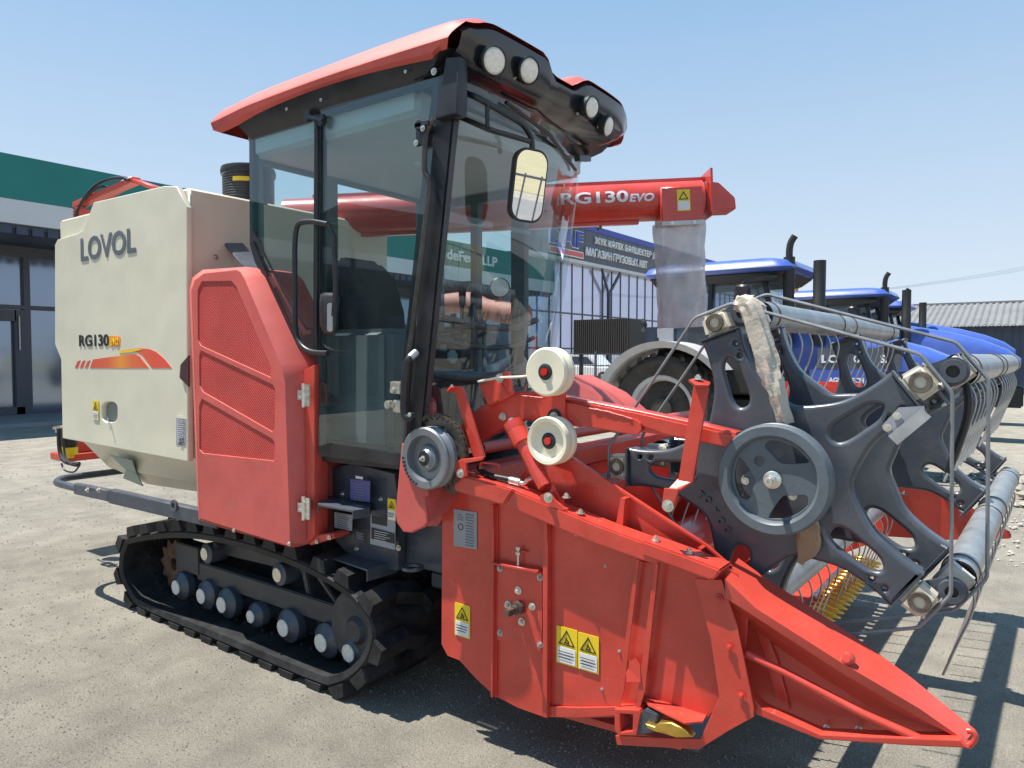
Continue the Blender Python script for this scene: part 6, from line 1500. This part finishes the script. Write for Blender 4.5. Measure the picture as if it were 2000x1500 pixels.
# red bucket between the reel and the tractor
q0 = S(1575,750,y=7.6); q1 = S(1652,772,y=7.6)
Rb = thing('front_loader_bucket', 'red steel bucket standing between the grey reel and the blue tractor', 'loader bucket', (q0.x, 7.8, 0))
mb = MB(); mb.prism([(q0.x-.3,7.6,q1.z-.15),(q1.x,7.6,q1.z-.15),(q1.x,7.6,q0.z-.02),(q0.x-.3,7.6,q0.z+.03)], (0,.02,0)); mb.box((q0.x-.3,7.62,q1.z-.15),(q1.x,8.4,q1.z-.12)); mb.box((q0.x-.3,8.4,q1.z-.15),(q1.x,8.42,q0.z)); mb.build('bucket_shell', M['red_plain'], Rb)
for xx in (q0.x-.2, q1.x-.15):
    mb = MB(); mb.box((xx,7.9,0),(xx+.08,8.1,q1.z-.15)); mb.build('leg', M['red_plain'], Rb)
# red roll and lamp of another machine, seen through the windshield
yr = 5.6; a = S(885,592,y=yr); b = S(1028,612,y=yr)
Rr = thing('covered_roller', 'long roller under a sun-bleached red sheet, seen through the windshield behind the harvester', 'roller', (a.x, yr, 0))
mb = MB(); pts = [Vector((a.x-.3,yr,a.z-.02)), Vector((a.x+.2,yr,a.z)), Vector(((a.x+b.x)/2,yr,(a.z+b.z)/2-.02)), Vector((b.x,yr,b.z-.02))]
mb.tube(smooth_loop(pts, 6, False), .105, 20); mb.build('red_sheet', M['pinkcloth'], Rr, smooth=60)
for t in (.2, .92):
    p = Vector((a.x,yr,a.z)).lerp(Vector((b.x,yr,b.z)), t); mb = MB(); mb.obox((p.x,yr,0),(p.x,yr,p.z-.08),.09,.07,(0,1,0)); mb.build('stand_leg', M['grey'], Rr)
c = S(976,562,y=yr)
mb = MB(); mb.lathe(c, (.6,-.8,0), [(0,-.06),(.085,-.03),(.10,.01),(.09,.02),(0,.015)], 28); lm = mb.build('lamp_housing', M['black'], Rr); mb = MB(); mb.lathe(c, (.6,-.8,0), [(.088,.021),(0,.028)], 28); mb.build('lamp_lens', M['lamp_glass'], lm)
mb = MB(); mb.tube([c, c+Vector((0,0,-.2))], .015, 8); mb.build('lamp_stem', M['red_plain'], Rr)
# small bush behind the parked cars and a roadside tree (seen in the mirror)
def tree(name, lab, x, y, h, cr, seed, n=2600):
    rn = random.Random(seed); Tt = thing(name, lab, 'tree', (x, y, 0))
    mb = MB(); mb.tube([(x,y,0),(x+.1,y,h*.25),(x-.05,y+.05,h*.55),(x,y,h*.8)], [.22,.17,.10,.04], 10)
    for k in range(7):
        a = k*.9; z0_ = h*(.3+.06*k); mb.tube([(x,y,z0_),(x+math.cos(a)*cr*.4,y+math.sin(a)*cr*.4,z0_+h*.13),(x+math.cos(a)*cr*.8,y+math.sin(a)*cr*.8,z0_+h*.2)],[.09,.05,.02],7)
    mb.build('trunk', mat('bark', (.12,.09,.06), .9, bump=.5), Tt)
    mb = MB(); cl = [(Vector((x,y,h*.68)) + Vector((rn.gauss(0,.45),rn.gauss(0,.45),rn.gauss(0,.32)))*cr, rn.uniform(.25,.5)*cr) for _ in range(26)]
    for i in range(n):
        c, r_ = rn.choice(cl); d = Vector((rn.gauss(0,1),rn.gauss(0,1),rn.gauss(0,1))).normalized()*r_*rn.random()**.4; p = c+d; s_ = rn.uniform(.06,.14)*cr*.4
        u = Vector((rn.gauss(0,1),rn.gauss(0,1),rn.gauss(0,1))).normalized(); w = u.orthogonal().normalized(); mb.add([p-u*s_, p+w*s_*.5, p+u*s_, p-w*s_*.5], [(0,1,2,3)])
    mb.build('crown', mat('leaves', (.05,.085,.025), .7, col2=(.10,.14,.05), vscale=1.5), Tt, smooth=0)
tree('roadside_tree', 'green leafy tree at the edge of the yellow field, seen in the round-cornered mirror', 26, 2.0, 7.5, 2.6, 4)

# workshop on the near side of the yard, reflected in the door glass
Ws = thing('workshop_building', 'dark grey gabled workshop across the yard, reflected in the cab door glass', 'building', (-22, -14, 0))
mb = MB(); mb.prism([(-34,-14,0),(-9,-14,0),(-9,-14,4.6),(-21.5,-14,7.4),(-34,-14,4.6)], (0,-14,0)); mb.build('workshop_wall', mat('workshop_cladding', (.07,.075,.08), .7, var=.1, vscale=.5), Ws)
for k in range(4):
    mb = MB(); mb.box((-31+6*k,-13.99,1.0),(-28.5+6*k,-13.93,3.0)); mb.build('window', M['bglass'], Ws)
mb = MB(); mb.box((-23.5,-13.99,0),(-19.5,-13.92,3.6)); mb.build('roller_door', M['roofgrey'], Ws)
